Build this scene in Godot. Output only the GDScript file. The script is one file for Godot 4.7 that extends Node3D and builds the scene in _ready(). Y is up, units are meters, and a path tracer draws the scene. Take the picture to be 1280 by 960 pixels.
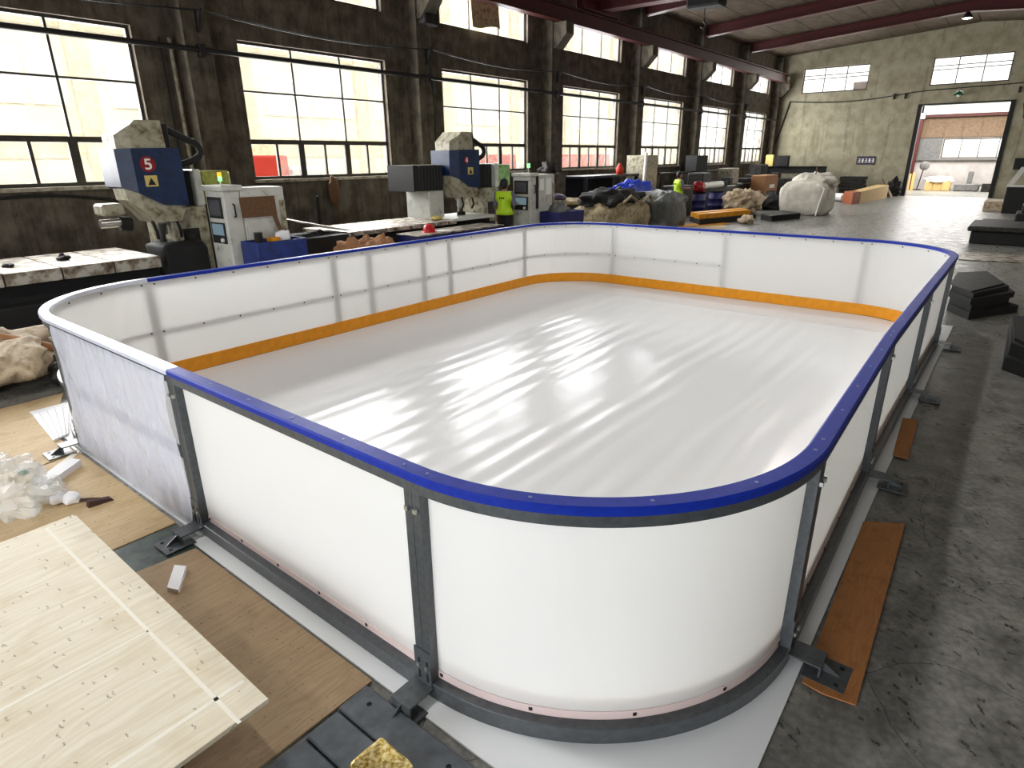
extends Node3D
# Plan coordinates: u = along the short side of the rink (right +), y = up, v = along the hall (away +). World: (u, y, -v).
var M := {}
var org := {}
var cache := {}
var taken := {}
const R := 1.12      # outer radius of the rink's corners
const WID := 6.04    # outer width of the rink
const LEN := 8.15    # outer length of the rink
const BAY := 5.54
const WALL_U := -12.0
const END_V := 38.3

func W(u, y, v) -> Vector3:
	return Vector3(u, y, -v)

# ------------------------------------------------------------------ mesh builder
class SB:
	var st := SurfaceTool.new()
	var o := Vector3.ZERO
	func _init(origin := Vector3.ZERO):
		st.begin(Mesh.PRIMITIVE_TRIANGLES)
		st.set_smooth_group(-1)
		o = origin
	func smooth(on := true):
		st.set_smooth_group(0 if on else -1)
		return self
	func w(a) -> Vector3:
		return Vector3(a.x, a.y, -a.z) - o
	func tri(a, b, c, inner):
		# a, b, c, inner in plan coordinates; front faces away from inner
		var A := w(a)
		var B := w(b)
		var C := w(c)
		var I := w(inner)
		if (B - A).cross(C - A).dot((A + B + C) / 3.0 - I) > 0:
			var t := B
			B = C
			C = t
		st.add_vertex(A)
		st.add_vertex(B)
		st.add_vertex(C)
	func quad(a, b, c, d, inner):
		tri(a, b, c, inner)
		tri(a, c, d, inner)
	func box(u0, u1, y0, y1, v0, v1):
		var c = Vector3((u0 + u1) / 2.0, (y0 + y1) / 2.0, (v0 + v1) / 2.0)
		hexa([Vector3(u0, y0, v0), Vector3(u1, y0, v0), Vector3(u1, y0, v1), Vector3(u0, y0, v1)], [Vector3(u0, y1, v0), Vector3(u1, y1, v0), Vector3(u1, y1, v1), Vector3(u0, y1, v1)])
		return self
	func hexa(a, b):
		var c := Vector3.ZERO
		for k in 4:
			c += (a[k] + b[k]) / 8.0
		quad(a[0], a[1], a[2], a[3], c)
		quad(b[0], b[1], b[2], b[3], c)
		for k in 4:
			quad(a[k], a[(k + 1) % 4], b[(k + 1) % 4], b[k], c)
		return self
	# poly: Vector2 list. axis "v": (u, y); "u": (v, y); "y": (u, v)
	func prism(poly, axis, a0, a1):
		var f = func(q, t):
			if axis == "v": return Vector3(q.x, q.y, t)
			if axis == "u": return Vector3(t, q.y, q.x)
			return Vector3(q.x, t, q.y)
		var idx = Geometry2D.triangulate_polygon(PackedVector2Array(poly))
		var m = (a0 + a1) / 2.0
		for k in range(0, idx.size(), 3):
			for s in [[a0, a0 + (a1 - a0) * 10.0], [a1, a1 + (a0 - a1) * 10.0]]:
				var cen = (poly[idx[k]] + poly[idx[k + 1]] + poly[idx[k + 2]]) / 3.0
				tri(f.call(poly[idx[k]], s[0]), f.call(poly[idx[k + 1]], s[0]), f.call(poly[idx[k + 2]], s[0]), f.call(cen, s[1]))
		var ccw = not Geometry2D.is_polygon_clockwise(PackedVector2Array(poly))
		for k in poly.size():
			var p = poly[k]
			var q = poly[(k + 1) % poly.size()]
			var n = Vector2(-(q - p).y, (q - p).x).normalized() * (0.01 if ccw else -0.01)
			var inn = f.call((p + q) / 2.0 + n, m)
			quad(f.call(p, a0), f.call(q, a0), f.call(q, a1), f.call(p, a1), inn)
		return self
	func tube(pts, r, n := 8):
		st.set_smooth_group(0)
		var rings := []
		var rad = r if r is Array else []
		var prev := Vector3.UP
		for k in pts.size():
			var d: Vector3 = (pts[mini(k + 1, pts.size() - 1)] - pts[maxi(k - 1, 0)]).normalized()
			var s: Vector3 = prev - d * prev.dot(d)
			if s.length() < 0.05:
				s = Vector3.RIGHT - d * Vector3.RIGHT.dot(d)
			s = s.normalized()
			prev = s
			var t := d.cross(s)
			var ring := []
			var rr = rad[k] if rad else r
			for j in n:
				var a := TAU * j / n
				ring.append(pts[k] + (s * cos(a) + t * sin(a)) * rr)
			rings.append(ring)
		for k in pts.size() - 1:
			for j in n:
				var j2 := (j + 1) % n
				quad(rings[k][j], rings[k][j2], rings[k + 1][j2], rings[k + 1][j], (pts[k] + pts[k + 1]) / 2.0)
		st.set_smooth_group(-1)
		for e in [0, pts.size() - 1]:
			var inn = pts[1] if e == 0 else pts[e - 1]
			for j in n:
				tri(pts[e], rings[e][j], rings[e][(j + 1) % n], inn)
		return self
	func lathe(c, prof, n := 20):
		# prof: Vector2(radius, height above c)
		st.set_smooth_group(0)
		for k in prof.size() - 1:
			for j in n:
				var a := TAU * j / n
				var b := TAU * (j + 1) / n
				var f = func(q, t): return c + Vector3(cos(t) * q.x, q.y, sin(t) * q.x)
				var inn = c + Vector3(0, (prof[k].y + prof[k + 1].y) / 2.0, 0)
				if prof[k].y == prof[k + 1].y:
					inn.y -= 0.05 if k > prof.size() / 2 else -0.05
				quad(f.call(prof[k], a), f.call(prof[k], b), f.call(prof[k + 1], b), f.call(prof[k + 1], a), inn)
		st.set_smooth_group(-1)
		return self
	# closed lump: ellipsoid / rounded box (e < 1 squarer) pushed by noise, flat at floor
	func lump(c, rad, amp, sd, e := 1.0, nu := 28, nv := 16, freq := 2.0, floor_y := -1e9):
		st.set_smooth_group(0)
		var nz := FastNoiseLite.new()
		nz.seed = sd
		nz.frequency = freq
		nz.fractal_octaves = 4
		var f = func(i, j):
			var th: float = TAU * (i % nu) / nu
			var ph: float = PI * j / nv - PI / 2
			var d = Vector3(cos(ph) * cos(th), sin(ph), cos(ph) * sin(th))
			var q = Vector3(signf(d.x) * pow(absf(d.x), e), signf(d.y) * pow(absf(d.y), e), signf(d.z) * pow(absf(d.z), e))
			var p: Vector3 = Vector3(q.x * rad.x, q.y * rad.y, q.z * rad.z)
			p *= 1.0 + amp * nz.get_noise_3dv(p + c * 1.7)
			p += c
			p.y = maxf(p.y, floor_y)
			return p
		for i in nu:
			for j in nv:
				quad(f.call(i, j), f.call(i + 1, j), f.call(i + 1, j + 1), f.call(i, j + 1), c)
		st.set_smooth_group(-1)
		return self
	# sweep a rectangle along a rink wall: pts, outward normals, offsets d0..d1 (out +), y0..y1
	func sweep(pts, nor, d0, d1, y0, y1, ch := 0.0):
		var sec := [Vector2(d0, y0), Vector2(d1, y0), Vector2(d1, y1 - ch), Vector2(d1 - ch, y1), Vector2(d0 + ch, y1), Vector2(d0, y1 - ch)] if ch > 0 else [Vector2(d0, y0), Vector2(d1, y0), Vector2(d1, y1), Vector2(d0, y1)]
		var cen := Vector2((d0 + d1) / 2.0, (y0 + y1) / 2.0)
		var at = func(k, q): return Vector3(pts[k].x + nor[k].x * q.x, q.y, pts[k].y + nor[k].y * q.x)
		for k in pts.size() - 1:
			for j in sec.size():
				var j2 := (j + 1) % sec.size()
				quad(at.call(k, sec[j]), at.call(k, sec[j2]), at.call(k + 1, sec[j2]), at.call(k + 1, sec[j]), (at.call(k, cen) + at.call(k + 1, cen)) / 2.0)
		for e in [0, pts.size() - 1]:
			var other = 1 if e == 0 else e - 1
			for j in range(1, sec.size() - 1):
				tri(at.call(e, sec[0]), at.call(e, sec[j]), at.call(e, sec[j + 1]), at.call(other, cen))
		return self
	# height field over a plan rectangle, given f(s, t) -> Vector3 (plan), nu x nv cells, thick downwards
	func sheet(f, nu, nv, thick := 0.0):
		st.set_smooth_group(0)
		for i in nu:
			for j in nv:
				var a = f.call(float(i) / nu, float(j) / nv)
				var b = f.call(float(i + 1) / nu, float(j) / nv)
				var c = f.call(float(i + 1) / nu, float(j + 1) / nv)
				var d = f.call(float(i) / nu, float(j + 1) / nv)
				quad(a, b, c, d, (a + b + c + d) / 4.0 - Vector3(0, 1, 0))
				if thick > 0:
					var t := Vector3(0, thick, 0)
					quad(a - t, b - t, c - t, d - t, (a + b + c + d) / 4.0 + Vector3(0, 1, 0))
					st.set_smooth_group(-1)
					if i == 0: quad(a, d, d - t, a - t, (b + c) / 2.0 - t / 2)
					if i == nu - 1: quad(b, c, c - t, b - t, (a + d) / 2.0 - t / 2)
					if j == 0: quad(a, b, b - t, a - t, (c + d) / 2.0 - t / 2)
					if j == nv - 1: quad(c, d, d - t, c - t, (a + b) / 2.0 - t / 2)
					st.set_smooth_group(0)
		st.set_smooth_group(-1)
		return self
	func done() -> ArrayMesh:
		st.generate_normals()
		st.index()
		return st.commit()

# ------------------------------------------------------------------ scene helpers
func numbered(called: String) -> String:
	var n = taken.get(called, 0)
	taken[called] = n + 1
	return called if n == 0 else "%s_%03d" % [called, n]

func thing(called, label, category, u, y, v, group := "") -> Node3D:
	var n := Node3D.new()
	n.name = numbered(called)
	n.position = W(u, y, v)
	add_child(n)
	org[n] = n.position
	n.set_meta("label", label)
	n.set_meta("category", category)
	if group:
		n.set_meta("group", group)
	return n

func struct(called, u, y, v, label := "") -> Node3D:
	var n := Node3D.new()
	n.name = called
	n.position = W(u, y, v)
	add_child(n)
	org[n] = n.position
	n.set_meta("kind", "structure")
	if label:
		n.set_meta("label", label)
	return n

func sb(parent) -> SB:
	return SB.new(org[parent])

func part(parent, called, b: SB, mat, stuff := false) -> MeshInstance3D:
	var mi := MeshInstance3D.new()
	mi.name = called
	mi.mesh = b.done()
	mi.material_override = mat
	parent.add_child(mi, true)
	org[mi] = org[parent]
	if stuff:
		mi.set_meta("kind", "stuff")
	return mi

func box_mesh(size: Vector3, bev: float) -> Mesh:
	var key := "%.4f %.4f %.4f %.4f" % [size.x, size.y, size.z, bev]
	if cache.has(key):
		return cache[key]
	if bev <= 0:
		var m := BoxMesh.new()
		m.size = size
		cache[key] = m
		return m
	var h := size / 2.0
	var b: float = minf(bev, minf(h.x, minf(h.y, h.z)) * 0.9)
	var s := SB.new()
	for a in 3:
		var b1 := (a + 1) % 3
		var c := (a + 2) % 3
		for sa in [-1, 1]:
			var q := []
			for k in [[-1, -1], [1, -1], [1, 1], [-1, 1]]:
				var p := Vector3.ZERO
				p[a] = sa * h[a]
				p[b1] = k[0] * (h[b1] - b)
				p[c] = k[1] * (h[c] - b)
				q.append(p)
			s.quad(q[0], q[1], q[2], q[3], Vector3.ZERO)
			for sbb in [-1, 1]:
				var e := []
				for k in [[0, -1], [0, 1], [1, 1], [1, -1]]:
					var p := Vector3.ZERO
					p[a] = sa * (h[a] if k[0] == 0 else h[a] - b)
					p[b1] = sbb * (h[b1] - b if k[0] == 0 else h[b1])
					p[c] = k[1] * (h[c] - b)
					e.append(p)
				s.quad(e[0], e[1], e[2], e[3], Vector3.ZERO)
	for sx in [-1, 1]:
		for sy in [-1, 1]:
			for sz in [-1, 1]:
				s.tri(Vector3(sx * h.x, sy * (h.y - b), sz * (h.z - b)), Vector3(sx * (h.x - b), sy * h.y, sz * (h.z - b)), Vector3(sx * (h.x - b), sy * (h.y - b), sz * h.z), Vector3.ZERO)
	cache[key] = s.done()
	return cache[key]

# an axis-aligned (bevelled) box as one mesh of its own; d = [u0, u1, y0, y1, v0, v1]
func bx(parent, called, mat, d, bev := 0.0) -> MeshInstance3D:
	var mi := MeshInstance3D.new()
	mi.name = called
	mi.mesh = box_mesh(Vector3(absf(d[1] - d[0]), absf(d[3] - d[2]), absf(d[5] - d[4])).snappedf(0.0005), bev)
	mi.material_override = mat
	var c := W((d[0] + d[1]) / 2.0, (d[2] + d[3]) / 2.0, (d[4] + d[5]) / 2.0)
	mi.position = c - org[parent]
	parent.add_child(mi, true)
	org[mi] = c
	return mi

func cyl(parent, called, mat, a: Vector3, b: Vector3, r, n := 14) -> MeshInstance3D:
	return part(parent, called, sb(parent).tube([a, b], r, n), mat)

func text(parent, called, mat, s, at: Vector3, size, yaw, depth := 0.004) -> MeshInstance3D:
	var t := TextMesh.new()
	t.text = s
	var f := SystemFont.new()
	f.font_names = PackedStringArray(["Droid Sans"])
	f.font_weight = 700
	t.font = f
	t.font_size = 64
	t.pixel_size = size / 64.0
	t.depth = depth
	var mi := MeshInstance3D.new()
	mi.name = called
	mi.mesh = t
	mi.material_override = mat
	mi.position = W(at.x, at.y, at.z) - org[parent]
	mi.rotation.y = yaw
	parent.add_child(mi, true)
	return mi

# a thing that is one box, lump or the like
func single(called, label, category, b_func, mat, u, y, v, group := "") -> MeshInstance3D:
	var mi := MeshInstance3D.new()
	mi.name = numbered(called)
	mi.position = W(u, y, v)
	var b := SB.new(mi.position)
	b_func.call(b)
	mi.mesh = b.done()
	mi.material_override = mat
	add_child(mi)
	org[mi] = mi.position
	mi.set_meta("label", label)
	mi.set_meta("category", category)
	if group:
		mi.set_meta("group", group)
	return mi

# ------------------------------------------------------------------ materials
func noise_tex(freq, octaves, cols, offs, sd, size := 512, type := FastNoiseLite.TYPE_SIMPLEX_SMOOTH) -> NoiseTexture2D:
	var n := FastNoiseLite.new()
	n.noise_type = type
	n.frequency = freq
	n.fractal_octaves = octaves
	n.fractal_gain = 0.6
	n.seed = sd
	var g := Gradient.new()
	g.offsets = PackedFloat32Array(offs)
	g.colors = PackedColorArray(cols)
	var t := NoiseTexture2D.new()
	t.width = size
	t.height = size
	t.seamless = true
	t.noise = n
	t.color_ramp = g
	t.normalize = true
	return t

func mat(called, col: Color, rough := 0.6, metal := 0.0, tex = null, scale = 1.0, opt := {}) -> StandardMaterial3D:
	var m := StandardMaterial3D.new()
	m.resource_name = called
	m.albedo_color = col
	m.roughness = rough
	m.metallic = metal
	if tex:
		m.albedo_texture = tex
		m.uv1_triplanar = true
		m.uv1_world_triplanar = true
		m.uv1_scale = scale if scale is Vector3 else Vector3.ONE * scale
	for k in opt:
		m.set(k, opt[k])
	M[called] = m
	return m

func grey(x) -> Color:
	return Color(x, x, x)

func speck(sd, lo := 0.78, hi := 1.0, freq := 0.02) -> NoiseTexture2D:
	return noise_tex(freq, 5, [grey(lo), grey((lo + hi) / 2), grey(hi)], [0.1, 0.45, 0.85], sd, 256)

# plywood: cream with stretched grain, knots and scuffs; drawn once into an Image
func ply_image(base: Color, dark: Color, sd: int, marks: int) -> ImageTexture:
	var n := FastNoiseLite.new()
	n.seed = sd
	n.fractal_octaves = 5
	n.frequency = 1.0
	var rng := RandomNumberGenerator.new()
	rng.seed = sd
	var im := Image.create(512, 512, false, Image.FORMAT_RGB8)
	var knots := []
	for k in 5:
		knots.append(Vector2(rng.randf() * 512, rng.randf() * 512))
	for y in 512:
		for x in 512:
			var wob := n.get_noise_2d(x * 0.004, y * 0.011) * 14.0
			for q in knots:
				var dd: float = Vector2((x - q.x) * 0.35, y - q.y).length()
				wob += 170.0 / (dd + 14.0)
			var g := n.get_noise_2d((y + wob) * 0.16, x * 0.006) * 0.7 + n.get_noise_2d(y * 0.5, x * 0.012 + 70) * 0.4
			var c := base.lerp(dark, clampf(0.22 + g * 0.55, 0, 1))
			var s := n.get_noise_2d(x * 0.013 + 50, y * 0.013)
			c = c.lerp(dark, clampf(s * 0.7 - 0.05, 0, 0.4))
			im.set_pixel(y, x, c)
	for k in marks:
		var p := Vector2(rng.randf() * 500, rng.randf() * 500)
		var l := rng.randi_range(2, 7)
		for j in l:
			var x := clampi(int(p.x) + j, 0, 511)
			var y := clampi(int(p.y) + rng.randi_range(0, 1), 0, 511)
			im.set_pixel(x, y, im.get_pixel(x, y).lerp(Color(0.25, 0.21, 0.16), rng.randf_range(0.2, 0.7)))
	return ImageTexture.create_from_image(im)

# workshop concrete: grey, blotched, with black scuffs and chips
func floor_image(sd: int) -> ImageTexture:
	var n := FastNoiseLite.new()
	n.seed = sd
	n.fractal_octaves = 5
	n.frequency = 1.0
	var rng := RandomNumberGenerator.new()
	rng.seed = sd
	var im := Image.create(1024, 1024, false, Image.FORMAT_RGB8)
	for y in 1024:
		for x in 1024:
			# seamless by folding the noise over a torus would be slow: mirrored lookup instead
			var fx := absf(x - 512.0) * 0.01
			var fy := absf(y - 512.0) * 0.01
			var a := n.get_noise_2d(fx, fy)
			var b := n.get_noise_2d(fx * 6.0 + 40, fy * 6.0)
			var g := 0.45 + a * 0.12 + b * 0.10
			im.set_pixel(x, y, Color(g * 1.01, g, g * 0.955))
	for k in 1150:
		var p := Vector2(rng.randf() * 1024, rng.randf() * 1024)
		var ang := rng.randf_range(0.05, 1.25)
		var l := rng.randi_range(2, 16)
		var wd := rng.randi_range(1, 6)
		for j in l:
			p += Vector2(cos(ang), sin(ang)) + Vector2(rng.randf_range(-1, 1), rng.randf_range(-1, 1)) * 0.7
			for q in wd:
				var x := posmod(int(p.x) + rng.randi_range(-1, 1), 1024)
				var y := posmod(int(p.y) + q, 1024)
				im.set_pixel(x, y, im.get_pixel(x, y).lerp(Color(0.10, 0.10, 0.095), rng.randf_range(0.35, 0.95)))
	for k in 10:
		var p := Vector2(rng.randf() * 1024, rng.randf() * 1024)
		var ang := rng.randf() * TAU
		for j in 420:
			ang += rng.randf_range(-0.08, 0.08)
			p += Vector2(cos(ang), sin(ang)) * 0.9
			var x := posmod(int(p.x), 1024)
			var y := posmod(int(p.y), 1024)
			im.set_pixel(x, y, im.get_pixel(x, y).lerp(Color(0.1, 0.1, 0.1), 0.7))
	return ImageTexture.create_from_image(im)

# old plaster: grey with blotches and runs of dirt
func wall_image(base: Color, dirt: Color, sd: int, runs: int) -> ImageTexture:
	var n := FastNoiseLite.new()
	n.seed = sd
	n.fractal_octaves = 6
	n.frequency = 1.0
	var rng := RandomNumberGenerator.new()
	rng.seed = sd
	var im := Image.create(512, 512, false, Image.FORMAT_RGB8)
	for y in 512:
		for x in 512:
			var fx := absf(x - 256.0) * 0.016
			var fy := absf(y - 256.0) * 0.016
			var a := n.get_noise_2d(fx, fy)
			var b := n.get_noise_2d(fx * 7 + 30, fy * 3)
			var c := base.lerp(dirt, clampf(0.3 + a * 0.75 + b * 0.25, 0, 1))
			im.set_pixel(x, y, c)
	for k in runs:
		var x0 := rng.randi_range(0, 511)
		var y0 := rng.randi_range(0, 511)
		var l := rng.randi_range(20, 160)
		var wd := rng.randi_range(2, 12)
		var st := rng.randf_range(0.1, 0.5)
		for j in l:
			for q in wd:
				if rng.randf() < 0.75:
					var x := posmod(x0 + q, 512)
					var y := posmod(y0 + j, 512)
					im.set_pixel(x, y, im.get_pixel(x, y).lerp(dirt.darkened(0.45), st * rng.randf()))
	return ImageTexture.create_from_image(im)

func materials():
	var fine := speck(3, 0.82, 1.0, 0.03)
	var grime := noise_tex(0.012, 5, [Color(0.55, 0.51, 0.45), Color(0.86, 0.84, 0.8), Color(1, 1, 1)], [0.1, 0.36, 0.6], 11, 512)
	var rust := noise_tex(0.02, 5, [Color(0.40, 0.33, 0.28), Color(0.72, 0.67, 0.62), Color(1, 1, 1)], [0.12, 0.36, 0.62], 12, 256)
	mat("wall_left", Color(1, 1, 1), 0.92, 0, wall_image(Color(0.41, 0.38, 0.33), Color(0.235, 0.205, 0.165), 5, 260), Vector3(0.22, 0.22, 0.22))
	mat("pilaster", Color(0.93, 0.92, 0.9), 0.92, 0, wall_image(Color(0.42, 0.395, 0.345), Color(0.255, 0.23, 0.19), 8, 160), Vector3(0.3, 0.3, 0.3))
	mat("wall_end", Color(1, 1, 1), 0.92, 0, wall_image(Color(0.65, 0.63, 0.54), Color(0.53, 0.50, 0.41), 21, 60), Vector3(0.18, 0.18, 0.18))
	mat("wall_plain", Color(0.55, 0.53, 0.48), 0.92, 0, fine, 0.5)
	mat("roof_slab", Color(0.35, 0.30, 0.235), 0.9, 0, wall_image(Color(0.95, 0.93, 0.9), Color(0.6, 0.52, 0.42), 31, 60), Vector3(0.25, 0.25, 0.25))
	mat("floor", Color(1, 1, 1), 0.42, 0, floor_image(2), Vector3(0.34, 0.34, 0.34), {"roughness_texture": noise_tex(0.015, 4, [grey(0.62), grey(0.85), grey(1.0)], [0.2, 0.5, 0.8], 14, 512), "roughness": 0.44})
	mat("red_steel", Color(0.31, 0.06, 0.045), 0.55, 0.0, fine, 1.0)
	mat("window_steel", Color(0.27, 0.25, 0.22), 0.6, 0.2, fine, 1.2)
	mat("sill", Color(0.66, 0.63, 0.57), 0.9, 0, grime, 0.8)
	mat("glass", Color(0.97, 0.97, 0.93, 0.10), 0.06, 0.0, null, 1.0, {"transparency": BaseMaterial3D.TRANSPARENCY_ALPHA})
	mat("pipe_black", Color(0.13, 0.125, 0.12), 0.6, 0.2)
	mat("cable", Color(0.06, 0.06, 0.06), 0.6)
	# rink
	mat("frame_grey", Color(0.345, 0.362, 0.375), 0.34, 0.3, fine, 3.0)
	mat("board_white", Color(0.96, 0.96, 0.957), 0.38, 0.0, null, 1.0, {"backlight_enabled": true, "backlight": Color(0.93, 0.93, 0.925)})
	mat("film", Color(0.84, 0.85, 0.90, 0.72), 0.27, 0.0, null, 1.0, {"transparency": BaseMaterial3D.TRANSPARENCY_ALPHA})
	mat("cap_blue", Color(0.085, 0.19, 0.63), 0.42, 0.0, speck(8, 0.86, 1.0, 0.04), 2.0, {"metallic_specular": 0.32})
	mat("cap_film_glare", Color(0.80, 0.82, 0.88), 0.22)  # filmed cap with its glare put into the colour as white
	mat("kick_yellow", Color(0.93, 0.61, 0.01), 0.4, 0.0, speck(9, 0.92, 1.0, 0.03), 1.0)
	mat("ice_sheet", Color(0.935, 0.94, 0.945), 0.2)
	mat("ice_base", Color(0.89, 0.89, 0.89), 0.34)
	mat("underlay", Color(0.90, 0.91, 0.92), 0.45)
	mat("base_strip", Color(0.86, 0.78, 0.765), 0.5)
	mat("cap_screw", Color(0.42, 0.48, 0.68), 0.4, 0.3)
	mat("bolt", Color(0.75, 0.75, 0.73), 0.35, 0.9)
	mat("dark_screw", Color(0.2, 0.19, 0.18), 0.5, 0.5)
	mat("slot", Color(0.02, 0.02, 0.02), 0.9)
	# sheets and boards
	mat("ply_cream", Color(1, 1, 1), 0.6, 0, ply_image(Color(0.93, 0.90, 0.825), Color(0.80, 0.73, 0.60), 41, 420), Vector3(0.5, 0.5, 0.5))
	mat("ply_edge", Color(0.78, 0.68, 0.5), 0.8, 0, fine, 6.0)
	mat("ply_line", Color(0.955, 0.935, 0.88), 0.7)
	mat("ply_tan", Color(1, 1, 1), 0.65, 0, ply_image(Color(0.81, 0.71, 0.54), Color(0.64, 0.52, 0.36), 43, 420), Vector3(0.6, 0.6, 0.6))
	mat("ply_brown", Color(1, 1, 1), 0.65, 0, ply_image(Color(0.67, 0.57, 0.44), Color(0.50, 0.40, 0.29), 44, 520), Vector3(0.7, 0.7, 0.7))
	mat("osb_brown", Color(1, 1, 1), 0.7, 0, ply_image(Color(0.67, 0.45, 0.25), Color(0.50, 0.31, 0.16), 45, 500), Vector3(1.1, 1.1, 1.1))
	mat("dark_plastic", Color(0.36, 0.385, 0.41), 0.42, 0, noise_tex(0.02, 5, [grey(0.72), grey(0.88), grey(1.0)], [0.1, 0.5, 0.9], 51, 256), 1.2)
	mat("green_mat", Color(0.25, 0.31, 0.28), 0.5, 0, noise_tex(0.02, 4, [grey(0.55), grey(0.85), grey(1.15)], [0.1, 0.5, 0.9], 52, 256), 1.5)
	mat("foam_white", Color(0.95, 0.95, 0.96), 0.7)
	mat("gold_foil", Color(0.97, 0.92, 0.76), 0.25, 0.8, noise_tex(0.03, 3, [Color(0.66, 0.57, 0.34), Color(0.95, 0.88, 0.66), Color(1, 1, 1)], [0.2, 0.5, 0.8], 53, 256), 6.0)
	mat("clear_bag", Color(0.95, 0.95, 0.93, 0.30), 0.26, 0, null, 1.0, {"transparency": BaseMaterial3D.TRANSPARENCY_ALPHA})
	mat("label_green", Color(0.08, 0.42, 0.24), 0.5)
	mat("brown_bristle", Color(0.24, 0.14, 0.1), 0.8)
	mat("tarp_beige", Color(0.74, 0.67, 0.57), 0.75, 0, grime, 1.2)
	mat("card_brown", Color(0.66, 0.47, 0.31), 0.8, 0, fine, 2.0)
	# machines
	mat("machine_cream", Color(0.62, 0.60, 0.52), 0.5, 0, grime, 0.9)
	mat("machine_white", Color(0.76, 0.76, 0.73), 0.5, 0, noise_tex(0.012, 5, [Color(0.62, 0.59, 0.54), grey(0.93), grey(1)], [0.04, 0.22, 0.5], 15, 512), 0.6)
	mat("machine_blue", Color(0.045, 0.165, 0.33), 0.45, 0, speck(61, 0.7, 1.0, 0.02), 1.0)
	mat("machine_green", Color(0.50, 0.66, 0.42), 0.5, 0, grime, 0.8)
	mat("machine_olive", Color(0.58, 0.60, 0.28), 0.5, 0, grime, 0.8)
	mat("bellows", Color(0.05, 0.05, 0.052), 0.7)
	mat("iron_dark", Color(0.17, 0.165, 0.16), 0.55, 0.3, rust, 0.8)
	mat("iron_black", Color(0.07, 0.07, 0.073), 0.75, 0.0, speck(62, 0.7, 1.0), 1.0)
	mat("steel_plate", Color(0.72, 0.70, 0.66), 0.4, 0.35, rust, 0.7)
	mat("steel_bright", Color(0.75, 0.74, 0.72), 0.3, 0.9)
	mat("decal_red", Color(0.52, 0.04, 0.07), 0.4)
	mat("decal_white", Color(0.92, 0.92, 0.9), 0.4)
	mat("decal_yellow", Color(0.80, 0.72, 0.42), 0.5)
	mat("decal_black", Color(0.04, 0.04, 0.04), 0.5)
	mat("bin_blue", Color(0.10, 0.20, 0.50), 0.5, 0, speck(63, 0.7, 1.0), 1.0)
	mat("bench_blue", Color(0.10, 0.12, 0.42), 0.5, 0, speck(64, 0.7, 1.0), 1.0)
	mat("helmet_red", Color(0.72, 0.04, 0.07), 0.25)
	mat("screen", Color(0.3, 0.38, 0.43), 0.2, 0, null, 1.0, {"emission_enabled": true, "emission": Color(0.6, 0.7, 0.75), "emission_energy_multiplier": 0.25})
	mat("screen_grey", Color(0.3, 0.3, 0.32), 0.2)
	mat("board_mdf", Color(0.42, 0.29, 0.17), 0.7, 0, fine, 2.0)
	mat("bag_white", Color(0.82, 0.80, 0.75), 0.8, 0, speck(73, 0.86, 1.0, 0.012), 0.8)
	mat("bag_beige", Color(0.66, 0.60, 0.48), 0.8, 0, grime, 1.0)
	mat("bag_grey", Color(0.42, 0.43, 0.42), 0.5, 0, speck(65, 0.7, 1.0), 1.0)
	mat("tarp_blue", Color(0.06, 0.22, 0.72), 0.5)
	mat("beam_yellow", Color(0.92, 0.62, 0.08), 0.5, 0, speck(66, 0.8, 1.0), 1.0)
	mat("crate_wood", Color(0.83, 0.70, 0.46), 0.7, 0, fine, 2.0)
	mat("crate_orange", Color(0.64, 0.30, 0.05), 0.6, 0, fine, 2.0)
	mat("skin", Color(0.62, 0.44, 0.34), 0.6)
	mat("hair", Color(0.03, 0.03, 0.03), 0.6)
	mat("vest", Color(0.70, 0.85, 0.08), 0.6)
	mat("shirt", Color(0.40, 0.40, 0.46), 0.8)
	mat("trousers", Color(0.10, 0.08, 0.09), 0.8)
	mat("shoe", Color(0.05, 0.05, 0.05), 0.6)
	mat("sign_purple", Color(0.22, 0.17, 0.27), 0.5)
	mat("door_black", Color(0.07, 0.07, 0.07), 0.6, 0.2)
	mat("lamp_glow", Color(1, 1, 1), 0.4, 0, null, 1.0, {"emission_enabled": true, "emission": Color(1, 0.98, 0.93), "emission_energy_multiplier": 6.0})
	mat("lamp_warm", Color(1, 0.9, 0.7), 0.4, 0, null, 1.0, {"emission_enabled": true, "emission": Color(1, 0.8, 0.5), "emission_energy_multiplier": 3.0})
	mat("signal_amber", Color(1, 0.75, 0.1), 0.4, 0, null, 1.0, {"emission_enabled": true, "emission": Color(1, 0.6, 0.05), "emission_energy_multiplier": 1.0})
	mat("signal_green", Color(0.5, 1, 0.6), 0.4, 0, null, 1.0, {"emission_enabled": true, "emission": Color(0.5, 1, 0.55), "emission_energy_multiplier": 1.4})
	mat("lamp_green", Color(0.05, 0.35, 0.2), 0.4)
	# outside
	mat("yard", Color(0.72, 0.69, 0.62), 0.9, 0, fine, 0.3)
	mat("outer_cream", Color(0.94, 0.90, 0.78), 0.9, 0, speck(71, 0.9, 1.0), 0.1)
	mat("outer_brown", Color(0.90, 0.83, 0.70), 0.9, 0, fine, 0.3)
	mat("outer_pane", Color(0.86, 0.87, 0.84), 0.5)
	mat("outer_red", Color(0.80, 0.20, 0.10), 0.6)
	mat("shed_brown", Color(0.45, 0.37, 0.29), 0.8, 0, fine, 0.6)
	mat("shed_grey", Color(0.42, 0.42, 0.42), 0.8, 0, fine, 0.6)
	mat("shed_white", Color(0.68, 0.66, 0.65), 0.9, 0, speck(74, 0.88, 1.0, 0.012), 0.3)

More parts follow.
